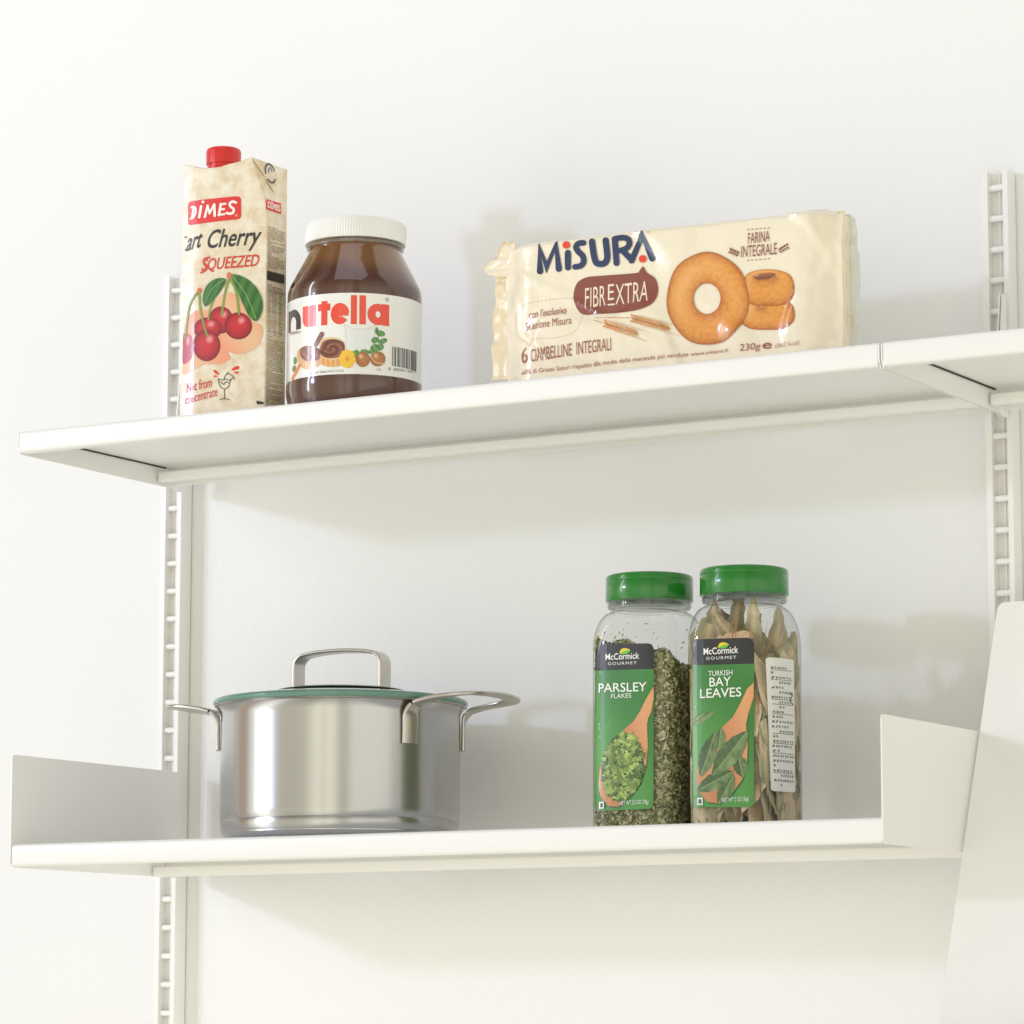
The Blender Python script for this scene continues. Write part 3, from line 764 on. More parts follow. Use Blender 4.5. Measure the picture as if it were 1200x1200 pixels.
A.poly([(568, 560), (588, 508), (640, 477), (720, 468), (925, 452), (950, 438), (970, 412), (988, 440), (1004, 456), (1042, 482), (1062, 540), (1050, 605), (1005, 650), (900, 680), (700, 692), (622, 694), (584, 655), (568, 605)], BR, 2, smooth=4)
A.text('FIBR', (634, 660), (754, 642), 122, CRM, 4, weight=-.004)
A.text('E', (768, 612), (803, 608), 95, CRM, 4); A.stroke([(770, 638), (803, 635)], 9, CRM, 4)
A.text('XTRA', (812, 638), (1006, 616), 122, CRM, 4, weight=-.004)
BT = rgb(160, 92, 74)
dash = smoothcurve([(565, 600, 0), (470, 602, 0), (320, 625, 0), (240, 660, 0), (208, 725, 0), (215, 790, 0), (250, 838, 0), (286, 852, 0), (302, 878, 0), (345, 840, 0), (450, 835, 0), (560, 810, 0), (605, 760, 0), (622, 700, 0)], 14)
for i in range(0, len(dash)-1, 2): A.stroke([(dash[i].x, dash[i].y), (dash[i].lerp(dash[i+1], .7).x, dash[i].lerp(dash[i+1], .7).y)], 3, BT, 2, cap=False)
A.text("con l'esclusiva", (300, 718), (526, 690), 46, BT, 2); A.text('Selezione Misura', (276, 788), (562, 752), 46, BT, 2)
rs = random.Random(5)
for (x0, y0, x1, y1) in ((755, 752, 950, 815), (915, 722, 1130, 778)):
    A.stroke([(690, 712 if y0 < 740 else 730), (x0, y0-4), (x1-30, y1-8)], 4, rgb(212, 170, 122), 2)
    for i in range(9):
        t = i/9; x = x0+(x1-x0)*t; y = y0+(y1-y0)*t
        for sg in (-1, 1):
            A.ell(x+8, y+sg*13*(1-.3*t), 19, 7, rgb(216+rs.randint(-14, 14), 160+rs.randint(-10, 10), 104), 3, rot=16-sg*30, n=12)
            A.stroke([(x+20, y+sg*20), (x+75, y+sg*32+18)], 1.6, rgb(222, 186, 140), 2, cap=False)
        A.ell(x+12, y+2, 11, 4, rgb(176, 118, 72), 4, rot=16, n=12)
A.text('6', (250, 978), (292, 974), 92, BT, 2); A.text('CIAMBELLINE', (312, 972), (562, 938), 74, BT, 2); A.text('INTEGRALI', (590, 932), (792, 906), 74, BT, 2)
A.text('-60% di Grassi Saturi rispetto alla media delle merende più vendute', (242, 1046), (1236, 938), 25, BT, 2)
A.Z = (5, 780, 230)
A.text('www.misura.it', (150, 938), (370, 912), 22, BT, 2)
A.text('230g', (436, 908), (556, 896), 38, BT, 2, shear=.2); A.text('e', (570, 896), (624, 890), 50, BT, 2, weight=.012); A.text('(862 kcal)', (645, 890), (790, 872), 25, rgb(190, 150, 120), 2, shear=.15)
FI = rgb(146, 84, 76)
A.text('FARINA', (484, 281), (611, 264), 66, FI, 2); A.text('INTEGRALE', (446, 360), (655, 340), 68, FI, 2)
for y0, y1, xs, xe in ((196, 184, 478, 622), (378, 366, 480, 626)):
    for i in range(6):
        t = i/6; x = xs+(xe-xs)*t; A.stroke([(x, y0+(y1-y0)*t), (x+14, y0+(y1-y0)*(t+.1))], 4, FI, 2, cap=False)
for sgn, cx, cy in ((-1, 436, 342), (1, 664, 322)):
    A.stroke([(cx, cy), (cx+sgn*56, cy-(24 if sgn < 0 else 38))], 3, FI, 2)
    for i in range(4):
        x = cx+sgn*(8+i*14); y = cy-(6 if sgn < 0 else 8)*i-3
        A.ell(x, y-10, 9, 5, FI, 3, rot=sgn*-60, n=10); A.ell(x+sgn*6, y+9, 9, 5, FI, 3, rot=sgn*30, n=10)
# ring biscuits printed on the front
def biscuit(cx, cy, rx, ry, hx, hy, hrx, hry, layer, lo, hi, ref=(-.3, -.1), step=7):
    """textured ring as a fine mesh of printed colour"""
    N, K = 130, 40; vs = []; fs = []; cs = []
    for k in range(K+1):
        t = k/K
        for i in range(N):
            a = 2*PI*i/N; wob = 1+.012*math.sin(a*3+1)+.008*math.sin(a*7)
            pw = .72 if layer < 5 else 1; xo, yo = cx+rx*wob*math.copysign(abs(math.cos(a))**pw, math.cos(a)), cy+ry*wob*math.copysign(abs(math.sin(a))**pw, math.sin(a)); xi, yi = hx+hrx*math.cos(a), hy+hry*math.sin(a)
            vs.append((xi+(xo-xi)*t, yi+(yo-yi)*t)); cs.append((t, a))
    for k in range(K):
        for i in range(N): fs.append((k*N+i, k*N+(i+1) % N, (k+1)*N+(i+1) % N, (k+1)*N+i))
    uv = [A.h(p) for p in vs]
    lut = {}
    base_i = len(A.V)
    for (u, v) in uv: A.V.append(MP.pos(u, v, .00055+layer*.00006))
    def colr(i):
        t, a = cs[i]; x, y = vs[i]
        edge = abs(t-.5)*2
        n1 = mn.noise(Vector((x*.05, y*.05, 3))); n2 = mn.noise(Vector((x*.14, y*.14, 7)))
        n3 = mn.noise(Vector((x*.28, y*.28, 17))); c = mix(hi, lo, edge**2.4*.75+.28*n1+.35*max(0, n2)+.45*max(0, n3-.1)+.12*max(0, math.sin(a)*.5))
        if t > .93: c = mix(c, rgb(150, 84, 40), .25)
        return mix(c, rgb(250, 214, 160), max(0, .38*math.cos(a+2.6))*(1-edge)*.7)
    cv = [colr(i) for i in range(len(vs))]
    for f in fs:
        A.F.append([base_i+i for i in f]); A.C.append([cv[i] for i in f])
LO, HI = rgb(182, 96, 36), rgb(238, 164, 78)
biscuit(604, 694, 162, 92, 560, 650, 8, 4, 1, LO, HI)
biscuit(606, 540, 150, 108, 585, 470, 62, 15, 2, LO, HI)
A.ell(588, 470, 62, 17, lambda a, b: mix(rgb(110, 66, 52), rgb(196, 124, 76), b*.7), 4, rot=-10, step=.002)
biscuit(252, 602, 242, 272, 248, 602, 80, 90, 5, LO, HI)
# flip artwork faces of the biscuits that face inward
for i, f in enumerate(A.F):
    a, b_, c = [Vector(A.V[q]) for q in f[:3]]
    if (b_-a).cross(c-a).dot(MP.n) < 0: A.F[i] = f[::-1]; A.C[i] = A.C[i][::-1]
A.build('front_print', printmat('wrapper_print', .28, .4), mis)

# ------------------------------------------------------------------ cooking pot
STEEL = prin('brushed_steel', (.53, .53, .535, 1), .24, Metallic=1.0, Anisotropic=.75)
n, l, b = nodes(STEEL)
tg = n.new('ShaderNodeTangent'); tg.direction_type = 'RADIAL'; tg.axis = 'Z'; b.inputs['Anisotropic Rotation'].default_value = .25; l.new(tg.outputs[0], b.inputs['Tangent'])
no = add_bump(STEEL, 60, .06, .0004, (1, 1, 40), 4)
STEEL2 = prin('satin_steel', (.60, .57, .52, 1), .28, Metallic=1.0)
add_bump(STEEL2, 300, .04, .0004)
PY = -.152; PX = axis_at(399, PY, 900); PR = .0985
ZR = -.4030
pot = thing('cooking_pot', 'brushed stainless steel cooking pot with two loop handles on the lower shelf', 'pot', (PX, PY, Z2))
prof = [(.0005, Z2+.0005), (PR-.010, Z2+.0005), (PR-.0065, Z2+.0012), (PR-.0034, Z2+.0034), (PR-.0013, Z2+.007), (PR-.0005, Z2+.0115), (PR-.0002, Z2+.0165), (PR-.0004, Z2+.0168), (PR-.0001, Z2+.0172), (PR, Z2+.024), (PR, ZR-.008), (PR+.0004, ZR-.005), (PR+.0028, ZR-.001), (PR+.0036, ZR), (PR+.0030, ZR+.0009), (PR+.0002, ZR-.0005), (PR-.0012, ZR-.005), (PR-.0014, Z2+.006), (.001, Z2+.005)]
V, F = lathe(PX, PY, prof, 160)
obj('pot_body', V, F, STEEL, pot, smooth=True, autosm=math.radians(40))
# handle axis: 63 deg to the right of the direction towards the camera
tc_ = math.atan2(CAMP.y-PY, CAMP.x-PX); ax_a = tc_+math.radians(61)
for s_, lab in ((0, 'near loop handle'), (1, 'far loop handle')):
    a0 = ax_a+PI*s_
    e = Vector((math.cos(a0), math.sin(a0), 0)); sd = Vector((-math.sin(a0), math.cos(a0), 0)); c = Vector((PX, PY, 0))
    hw = .0470; zh = ZR+.0005
    def P(r, s, z): return c+e*r+sd*s+Vector((0, 0, z))
    rs_ = math.sqrt(PR**2-hw**2)
    half = [P(rs_+.0025, hw, ZR-.0345), P(rs_+.0028, hw, ZR-.022), P(rs_+.0032, hw, ZR-.0105), P(rs_+.0075, hw, ZR-.0035), P(rs_+.018, hw, ZR+.0005), P(rs_+.040, hw-.0015, ZR+.0035), P(rs_+.052, hw-.010, ZR+.0048), P(rs_+.0585, hw-.028, ZR+.0055), P(rs_+.0600, 0, ZR+.0058)]
    half2 = [c+e*((p-c).dot(e))-sd*((p-c).dot(sd))+Vector((0, 0, p.z)) for p in half[:-1]]
    path = smoothcurve(half+half2[::-1], 5)
    N_ = len(path)
    def upf(i, t, e=e, path=path):
        p = path[i]; up = Vector((0, 0, 1)); rd = Vector((p.x-PX, p.y-PY, 0)).normalized(); w0 = max(0, min(1, (ZR-.002-p.z)/.010)); e = (e*(1-w0)+rd*w0).normalized()
        w_ = min(1, abs(t.z)*1.25)
        return (up*(1-w_)+e*w_*(1)).normalized() if True else up
    V, F = sweep(path, rrect(.0142, .0034, .0015, 3), upf)
    hnd = obj('handle', V, F, STEEL2, pot, smooth=True, autosm=math.radians(50))
# lid: separate thing
lid = thing('pot_lid', 'greenish glass lid with a flat steel bow handle, lying on the pot', 'pot lid', (PX, PY, ZR+.001))
GG = prin('green_tinted_glass', (.30, .56, .46, 1), .06, Transmission_Weight=.55, IOR=1.45)
zg = ZR+.0012; LR = PR+.0065
V, F = lathe(PX, PY, [(PR-.002, zg), (LR-.002, zg+.0002), (LR-.0004, zg+.0016), (LR, zg+.0032), (LR-.0006, zg+.0048), (LR-.0022, zg+.0058), (LR-.006, zg+.0064), (PR*.8, zg+.0092), (PR*.5, zg+.0125), (.03, zg+.0138), (.001, zg+.0140)], 144, cap0=True)
obj('glass_disc', V, F, GG, lid, smooth=True, autosm=math.radians(50))
V, F = lathe(PX, PY, [(PR-.004, zg-.0009), (LR-.003, zg-.0009), (LR-.0012, zg-.0002), (LR-.0016, zg+.0006), (PR-.004, zg+.0001)], 144)
obj('steel_rim', V, F, STEEL2, lid, smooth=True)
V, F = lathe(PX, PY, [(.001, zg+.0135), (.052, zg+.0126), (.0535, zg+.0136), (.050, zg+.0146), (.001, zg+.0160)], 96)
obj('centre_plate', V, F, prin('dark_steel_plate', (.35, .34, .31, 1), .25, Metallic=1.0), lid, smooth=True)
e = Vector((math.cos(ax_a), math.sin(ax_a), 0)); c = Vector((PX, PY, 0))
def P(s, z): return c+e*s+Vector((0, 0, zg+z))
hs = .0405
half = [P(hs, .0125), P(hs, .024), P(hs, .0335), P(hs-.0008, .0385), P(hs-.0045, .0428), P(hs-.0105, .0448), P(hs-.024, .0464), P(0, .0470)]
half2 = [P(-(p-c).dot(e), p.z-zg) for p in half[:-1]]
path = smoothcurve(half+half2[::-1], 5)
sdv = Vector((-math.sin(ax_a), math.cos(ax_a), 0))
V, F = sweep(path, [(b_, a_) for a_, b_ in rrect(.0185, .0028, .0012, 3)], lambda i, t: sdv)
obj('bow_handle', V, F, STEEL2, lid, smooth=True, autosm=math.radians(50))

# ------------------------------------------------------------------ spice jars
def petmat():
    mt = bpy.data.materials.new('clear_plastic'); mt.use_nodes = True; n = mt.node_tree.nodes; l = mt.node_tree.links; n.clear()
    o = n.new('ShaderNodeOutputMaterial'); t = n.new('ShaderNodeBsdfTransparent'); t.inputs[0].default_value = (.955, .96, .95, 1)
    g = n.new('ShaderNodeBsdfGlossy'); g.inputs['Roughness'].default_value = .04
    lw_ = n.new('ShaderNodeLayerWeight'); lw_.inputs[0].default_value = .5; cr_ = n.new('ShaderNodeValToRGB')
    cr_.color_ramp.elements[0].position = .55; cr_.color_ramp.elements[0].color = (.955, .96, .95, 1)
    cr_.color_ramp.elements[1].position = 1; cr_.color_ramp.elements[1].color = (.42, .44, .42, 1)
    l.new(lw_.outputs['Facing'], cr_.inputs[0]); l.new(cr_.outputs[0], t.inputs[0])
    fr = n.new('ShaderNodeFresnel'); fr.inputs[0].default_value = 1.5; mxs = n.new('ShaderNodeMixShader')
    ge = n.new('ShaderNodeNewGeometry'); mm = n.new('ShaderNodeMath'); mm.operation = 'MULTIPLY_ADD'; mm.inputs[1].default_value = -1; mm.inputs[2].default_value = 1
    m2 = n.new('ShaderNodeMath'); m2.operation = 'MULTIPLY'; l.new(ge.outputs['Backfacing'], mm.inputs[0]); l.new(mm.outputs[0], m2.inputs[0]); l.new(fr.outputs[0], m2.inputs[1])
    l.new(m2.outputs[0], mxs.inputs[0]); l.new(t.outputs[0], mxs.inputs[1]); l.new(g.outputs[0], mxs.inputs[2]); l.new(mxs.outputs[0], o.inputs[0])
    return mt
PET = petmat()
GREEN = prin('green_plastic', rgb(34, 124, 40), .22, Coat_Weight=.4)
HW = .0372
def jar_ring(cx, cy, yaw, hw, r, z, k=6):
    out = []
    ca, sa = math.cos(yaw), math.sin(yaw)
    nn_ = 2+3.2*max(0, min(1, (.0322-r)/(.0322-.015)))
    for i in range(72):
        a = 2*PI*i/72; c_, s_ = math.cos(a), math.sin(a)
        x = math.copysign(abs(c_)**(2/nn_), c_)*hw; y = math.copysign(abs(s_)**(2/nn_), s_)*hw
        out.append((cx+x*ca-y*sa, cy+x*sa+y*ca, z))
    return out
JY = -.142
ZLT = -.3090
def jar(px, yaw, label, extra=None):
    cx = axis_at(px, JY, 680)
    t = thing('spice_jar', label, 'spice jar', (cx, JY, Z2), 'square plastic spice jars')
    # (half width, corner radius, z)
    S = [(HW-.006, .012, Z2+.0002), (HW-.002, .014, Z2+.0008), (HW-.0003, .015, Z2+.003), (HW, .015, Z2+.006), (HW, .015, ZLT-.0570), (HW-.0004, .016, ZLT-.050), (HW-.0016, .018, ZLT-.043), (HW-.0034, .0205, ZLT-.0370), (HW-.0052, .023, ZLT-.0330), (HW-.0066, .0265, ZLT-.0308), (HW-.0078, .030, ZLT-.0296), (.0288, .0320, ZLT-.0290), (.0290, .0322, ZLT-.0280), (.0318, .0318, ZLT-.0270), (.0322, .0322, ZLT-.0245), (.0318, .0318, ZLT-.0225), (.0312, .0312, ZLT-.0200)]
    V, F = loft([jar_ring(cx, JY, yaw, a, b_, z) for a, b_, z in S], True, False)
    body = obj('jar_body', V, F, PET, t, smooth=True, autosm=math.radians(60))
    # thick neck bead and shoulder seam
    V, F = lathe(cx, JY, [(.0300, ZLT-.0262), (.0328, ZLT-.0258), (.0334, ZLT-.0243), (.0328, ZLT-.0228), (.0300, ZLT-.0224)], 96)
    obj('neck_bead', V, F, PET, t, smooth=True)
    # flip lid
    R = .0346; zt = ZLT; zb = ZLT-.0212
    pr = [(R-.004, zb), (R-.0005, zb), (R, zb+.0006), (R, zt-.0058), (R-.0003, zt-.0054), (R-.0003, zt-.0050), (R, zt-.0046), (R-.0002, zt-.0020), (R-.0012, zt-.0006), (R-.003, zt), (.001, zt+.0002)]
    V, F = lathe(cx, JY, pr, 160)
    ld = obj('flip_lid', V, F, GREEN, t, smooth=True, autosm=math.radians(40))
    return t, cx, yaw
GROUND = lambda a, b: mix(rgb(46, 122, 42), rgb(82, 156, 66), .5+.5*math.sin(b*4+a*2.0))
def sqoff(u, v): return HW*max(0, 1-(abs(u)/HW)**5.2)**(1/5.2)-HW
def label_art(cx, yaw):
    u = Vector((math.cos(yaw), math.sin(yaw), 0)); n_ = Vector((math.sin(yaw), -math.cos(yaw), 0))
    p0 = Vector((cx, JY, Z2))+n_*HW
    return Plane(p0, u, sqoff)
BLK = rgb(28, 28, 29); WH = rgb(246, 246, 240); SPOON = lambda a, b: mix(rgb(196, 120, 72), rgb(226, 164, 112), .3+.5*b+.2*math.sin(a*9))
LPM = printmat('jar_label_print', .35, .45)

def logo(A, pts):
    (x0, y0), (x1, y1), h, leaf = pts
    A.text('McCormick', (x0, y0), (x1, y1), h, WH, 4, weight=.01)
    lx, ly = leaf
    A.poly([(lx-48, ly+18), (lx-35, ly-16), (lx, ly-27), (lx+42, ly-10), (lx+10, ly-2), (lx-25, ly+10)], rgb(226, 206, 40), 4, smooth=4)
    A.poly([(lx-40, ly+22), (lx-5, ly-2), (lx+42, ly-8), (lx+20, ly+18), (lx-10, ly+24)], rgb(96, 190, 60), 5, smooth=4)

# parsley jar
pj, pcx, pyaw = jar(761, math.radians(0), 'square clear jar of dried parsley flakes with green flip lid')
LPn = label_art(pcx, pyaw)
A = Art(LPn, (7.06, 680, 650), base=.0002, step=.006)
za, zb2 = (7.06, 680, 650), (6.667, 680, 800)
def conv(p): return ((680+p[0]/6.667-680)*7.06, (800+p[1]/6.667-650)*7.06)
L_ = [(112, 955), (111, 800), (118, 765), (150, 744), (360, 738), (560, 733), (592, 742), (606, 775), (606, 945)]
A.poly(L_, BLK, 1)
G_ = [(112, 962), (606, 947)]+[conv(p) for p in ((573, 200), (570, 945), (562, 972), (540, 986), (140, 1002), (108, 990), (95, 955), (97, 300))]
A.poly([(112, 957), (606, 946)]+G_[2:], GROUND, 1, step=.004)
logo(A, ((210, 872), (490, 860), 52, (375, 800)))
A.text('GOURMET', (230, 914), (468, 906), 23, WH, 4, spacing=1.3)
A.text('PARSLEY', (150, 1140), (552, 1128), 74, WH, 6, weight=.006)
A.text('FLAKES', (258, 1190), (425, 1183), 38, WH, 6)
A.Z = zb2
sp_out = [(571, 30), (572, 120), (555, 225), (530, 280), (522, 330), (528, 500), (515, 640), (470, 780), (400, 885), (300, 968), (220, 965), (155, 885), (138, 800), (150, 680), (190, 560), (250, 460), (330, 380), (420, 300), (470, 220), (520, 120)]
A.poly([(x+10, y+14) if 0 < i < 12 else (x, y) for i, (x, y) in enumerate(sp_out)], rgb(48, 112, 46), 2)
A.poly(sp_out, SPOON, 3, step=.004)
rs = random.Random(21)
A.ell(332, 660, 165, 268, rgb(56, 92, 30), 4, rot=6)
for i in range(330):
    a = rs.random()*2*PI; r = math.sqrt(rs.random())
    x = 335+r*155*math.cos(a)+(-20 if False else 0)*1; y = 660+r*255*math.sin(a); x += (660-y)*.12
    rot = rs.random()*360; g = rs.random()
    A.poly([(x+(rr_*math.cos(b_+rot)), y+(rr_*math.sin(b_+rot))) for b_, rr_ in [(k*2*PI/9, (14 if k % 2 else 32)*(.6+.7*rs.random())) for k in range(9)]], mix(rgb(36, 84, 20), rgb(184, 208, 104), g**1.1), 5+i*.045)
for (x, y) in ((120, 280), (130, 330), (220, 320), (115, 400), (140, 430), (210, 350)):
    A.poly([(x+r_*math.cos(k), y+r_*math.sin(k)) for k, r_ in [(j*2*PI/7, (10 if j % 2 else 26)) for j in range(7)]], rgb(84, 156, 74), 2)
A.poly([(148, 932), (190, 930), (192, 984), (150, 986)], WH, 21); A.poly([(158, 944), (181, 942), (182, 974), (160, 975)], rgb(80, 80, 70), 22)
A.text('NET WT 2.5 OZ (70g)', (315, 958), (540, 945), 32, WH, 23)
A.build('label', LPM, pj)

# bay leaf jar
bj, bcx, byaw = jar(872, math.radians(3), 'square clear jar of bay leaves with green lid and white side sticker')
LBn = label_art(bcx, byaw)
A = Art(LBn, (7.059, 790, 650), base=.0002, step=.006)
def conv(p): return ((p[0]/6.665)*7.059, (800-650+p[1]/6.665)*7.059)
A.poly([(146, 912), (145, 745), (155, 712), (185, 700), (400, 693), (610, 687), (645, 700), (660, 735), (660, 900)], BLK, 1)
A.poly([(146, 914), (660, 902)]+[conv(p) for p in ((622, 300), (622, 930), (612, 958), (590, 970), (165, 976), (138, 960), (130, 930), (133, 200))], GROUND, 1, step=.004)
logo(A, ((245, 828), (532, 812), 55, (412, 752)))
A.text('GOURMET', (266, 870), (516, 860), 24, WH, 4, spacing=1.3)
A.text('TURKISH', (286, 1006), (484, 996), 44, WH, 6); A.text('BAY', (295, 1092), (472, 1082), 74, WH, 6, weight=.006); A.text('LEAVES', (216, 1187), (558, 1172), 76, WH, 6, weight=.006)
A.Z = (6.665, 790, 800)
sp2 = [(620, 0), (620, 110), (578, 250), (562, 330), (575, 480), (570, 620), (530, 760), (450, 870), (350, 945), (260, 930), (190, 850), (170, 740), (190, 600), (240, 480), (300, 410), (370, 355), (460, 270), (520, 160), (570, 50)]
A.poly([(x+12 if x < 600 else x, y+12) for x, y in sp2[2:12]]+sp2[12:], rgb(40, 100, 48), 2)
A.poly(sp2, SPOON, 3, step=.004)
def bayleaf(x0, y0, x1, y1, w, layer, c=rgb(78, 116, 62)):
    P0, P1 = Vector((x0, y0)), Vector((x1, y1)); d = P1-P0; nn = Vector((-d.y, d.x)).normalized()
    L, R = [], []
    for i in range(13):
        t = i/12; ww = w*math.sin(PI*t)**.8*(1+.12*(i % 2)); q = P0+d*t; L.append(tuple(q+nn*ww)); R.append(tuple(q-nn*ww))
    c = mix(c, rgb(24, 58, 20), .45)
    lc = lambda k: (lambda a, b: mix(mix(c, rgb(24, 50, 20), .45*max(0, math.sin((a*2.2+b*1.4)*14))), rgb(168, 192, 130), k*(.35+.4*mn.noise(Vector((a*5, b*5, layer))))))
    A.poly(L+R[::-1][1:-1], lc(.25), layer, step=.0012); A.poly(L+[tuple(P0+d*t) for t in (.8, .5, .2)], lc(.95), layer+1, step=.0012)
    A.stroke([tuple(P0+d*.02), tuple(P1-d*.03)], 6, rgb(150, 170, 110), layer+2)
bayleaf(205, 740, 325, 385, 62, 4, rgb(70, 104, 52)); bayleaf(350, 520, 372, 350, 40, 4, rgb(80, 118, 60)); bayleaf(540, 740, 500, 560, 55, 4, rgb(58, 92, 44))
bayleaf(345, 950, 470, 720, 55, 5, rgb(84, 124, 68)); bayleaf(170, 850, 470, 690, 62, 6, rgb(70, 110, 54)); bayleaf(300, 730, 578, 375, 78, 8, rgb(82, 122, 66))
bayleaf(135, 335, 315, 225, 30, 3, rgb(96, 142, 78)); bayleaf(135, 300, 240, 240, 18, 3, rgb(96, 142, 78))
A.poly([(180, 900), (226, 898), (228, 955), (182, 957)], WH, 12); A.poly([(190, 912), (216, 910), (217, 944), (192, 945)], rgb(80, 80, 70), 13)
A.text('NET WT 2 OZ (56g)', (378, 935), (586, 922), 34, WH, 13)
A.build('label', LPM, bj)
# side sticker
sdir = Vector((-math.sin(byaw), math.cos(byaw), 0)); q0 = Vector((bcx, JY, Z2))+Vector((math.cos(byaw), math.sin(byaw), 0))*HW
SS = Plane(q0, sdir, sqoff)
A = Art(SS, (1, 0, 0), base=.0003, step=.004)
A.poly([(904.5, 772), (905.5, 770), (928.5, 773), (929.8, 775), (931.6, 926), (930.3, 928.7), (909, 927), (907.4, 925)], rgb(232, 232, 226), 1)
rs = random.Random(9)
cr_ = lambda f, g: (905+2.5*g+(24.8)*f, 771+155*g+2.5*f)
g = .05
while g < .97:
    if rs.random() < .33: A.stroke([cr_(.06, g), cr_(.92, g)], .7, rgb(110, 110, 106), 2, cap=False)
    x = .06 if rs.random() < .6 else .3
    while x < .85:
        wv = .05+rs.random()*.05
        for _ in range(2): A.stroke([cr_(x+rs.random()*wv, g+.012), cr_(x+rs.random()*wv, g+.030)], .6, rgb(96, 96, 92), 2, cap=False)
        A.stroke([cr_(x, g+.014+rs.random()*.012), cr_(x+wv, g+.014+rs.random()*.012)], .6, rgb(96, 96, 92), 2, cap=False)
        x += wv+.035
        if rs.random() < .1: break
    g += .037
A.stroke([cr_(.75, .25), cr_(.9, .27), cr_(.78, .31), cr_(.92, .34)], 1.1, rgb(30, 30, 30), 3)
A.build('side_sticker', printmat('paper_sticker', .6), bj)

# ---- contents
def sqloop(hw, n=96):
    out = []
    for i in range(n):
        a = 2*PI*i/n; c_, s_ = math.cos(a), math.sin(a)
        out.append((math.copysign(abs(c_)**(2/5.2), c_)*hw, math.copysign(abs(s_)**(2/5.2), s_)*hw))
    return out
def inside(x, y, hw, r):
    x, y = abs(x), abs(y)
    if x > hw or y > hw: return False
    if x > hw-r and y > hw-r: return (x-(hw-r))**2+(y-(hw-r))**2 < r*r
    return True
def loc2w(cx, yaw, x, y, z): ca, sa = math.cos(yaw), math.sin(yaw); return Vector((cx+x*ca-y*sa, JY+x*sa+y*ca, z))
rs = random.Random(77)
V, F, C = [], [], []
hwi = HW-.0012; ri = .0138
def topz(x, y): return Z2+.138-.009*(x/hwi)-.007*(y/hwi)+.003*math.sin(x*180+y*130)
nr = len(rrect(1, 1, .1, 8))
rings = []
for i in range(9):
    t = i/8
    rings.append([loc2w(pcx, pyaw, x*.965, y*.965, Z2+.003+(topz(x, y)-.002-Z2-.003)*t) for x, y in sqloop(hwi)])
loft(rings, True, True, V, F)
C = [[rgb(120, 118, 84)]*len(f) for f in F]
PC = [rgb(148, 158, 104), rgb(178, 180, 138), rgb(104, 112, 66), rgb(206, 200, 160), rgb(88, 90, 54), rgb(186, 182, 138), rgb(222, 214, 174), rgb(150, 140, 98)]
def flake(p, n, size, c):
    t1 = n.cross(Vector((rs.gauss(0, 1), rs.gauss(0, 1), rs.gauss(0, 1)))).normalized(); n2 = (n+Vector((rs.gauss(0, .45), rs.gauss(0, .45), rs.gauss(0, .45)))).normalized()
    t1 = (t1-n2*t1.dot(n2)).normalized(); t2 = n2.cross(t1); b0 = len(V); asp = .25+.55*rs.random()
    V.extend([tuple(p-t1*size), tuple(p+t2*size*asp+n2*size*.2), tuple(p+t1*size), tuple(p-t2*size*asp*.8)])
    F.append((b0, b0+1, b0+2, b0+3)); C.append([c]*4)
per = sqloop(hwi)
seg = [(Vector(per[i]), Vector(per[(i+1) % len(per)])) for i in range(len(per))]; tot = sum((b_-a).length for a, b_ in seg)
for i in range(15000):
    d = rs.random()*tot
    for a, b_ in seg:
        if d <= (b_-a).length: break
        d -= (b_-a).length
    q = a+(b_-a).normalized()*d if (b_-a).length > 0 else a
    z = Z2+.001+rs.random()*(topz(q.x, q.y)-Z2)
    nn = Vector((q.x, q.y, 0)).normalized() if abs(abs(q.x)-abs(q.y)) < .01 else (Vector((math.copysign(1, q.x), 0, 0)) if abs(q.x) > abs(q.y) else Vector((0, math.copysign(1, q.y), 0)))
    p = loc2w(pcx, pyaw, q.x*.982, q.y*.982, z); ca, sa = math.cos(pyaw), math.sin(pyaw)
    flake(p, Vector((nn.x*ca-nn.y*sa, nn.x*sa+nn.y*ca, 0)), .0009+rs.random()*.0019, rs.choice(PC))
for i in range(3500):
    x, y = rs.uniform(-hwi, hwi)*.97, rs.uniform(-hwi, hwi)*.97
    if not inside(x, y, hwi*.97, ri): continue
    flake(loc2w(pcx, pyaw, x, y, topz(x, y)+rs.random()*.003), Vector((0, 0, 1)), .0009+rs.random()*.0016, rs.choice(PC))
for i in range(70):  # flakes clinging to the empty shoulder
    x = rs.uniform(-.03, .03); z = Z2+.141+abs(rs.gauss(0, .014))
    if z > ZLT-.04: continue
    if rs.random() < .7: flake(loc2w(pcx, pyaw, x, -hwi*.99, z), Vector((0, -1, 0)), .0008+rs.random()*.0012, rs.choice(PC))
    else: flake(loc2w(pcx, pyaw, hwi*.99, x, z), Vector((1, 0, 0)), .0008+rs.random()*.0012, rs.choice(PC))
o = obj('dried_parsley', V, F, printmat('dried_parsley_flakes', .8), origin=(pcx, JY, Z2+.003), cols=C)
o['kind'] = 'stuff'; o['label'] = 'grey-green dried parsley flakes filling the left spice jar'; o['category'] = 'herbs'

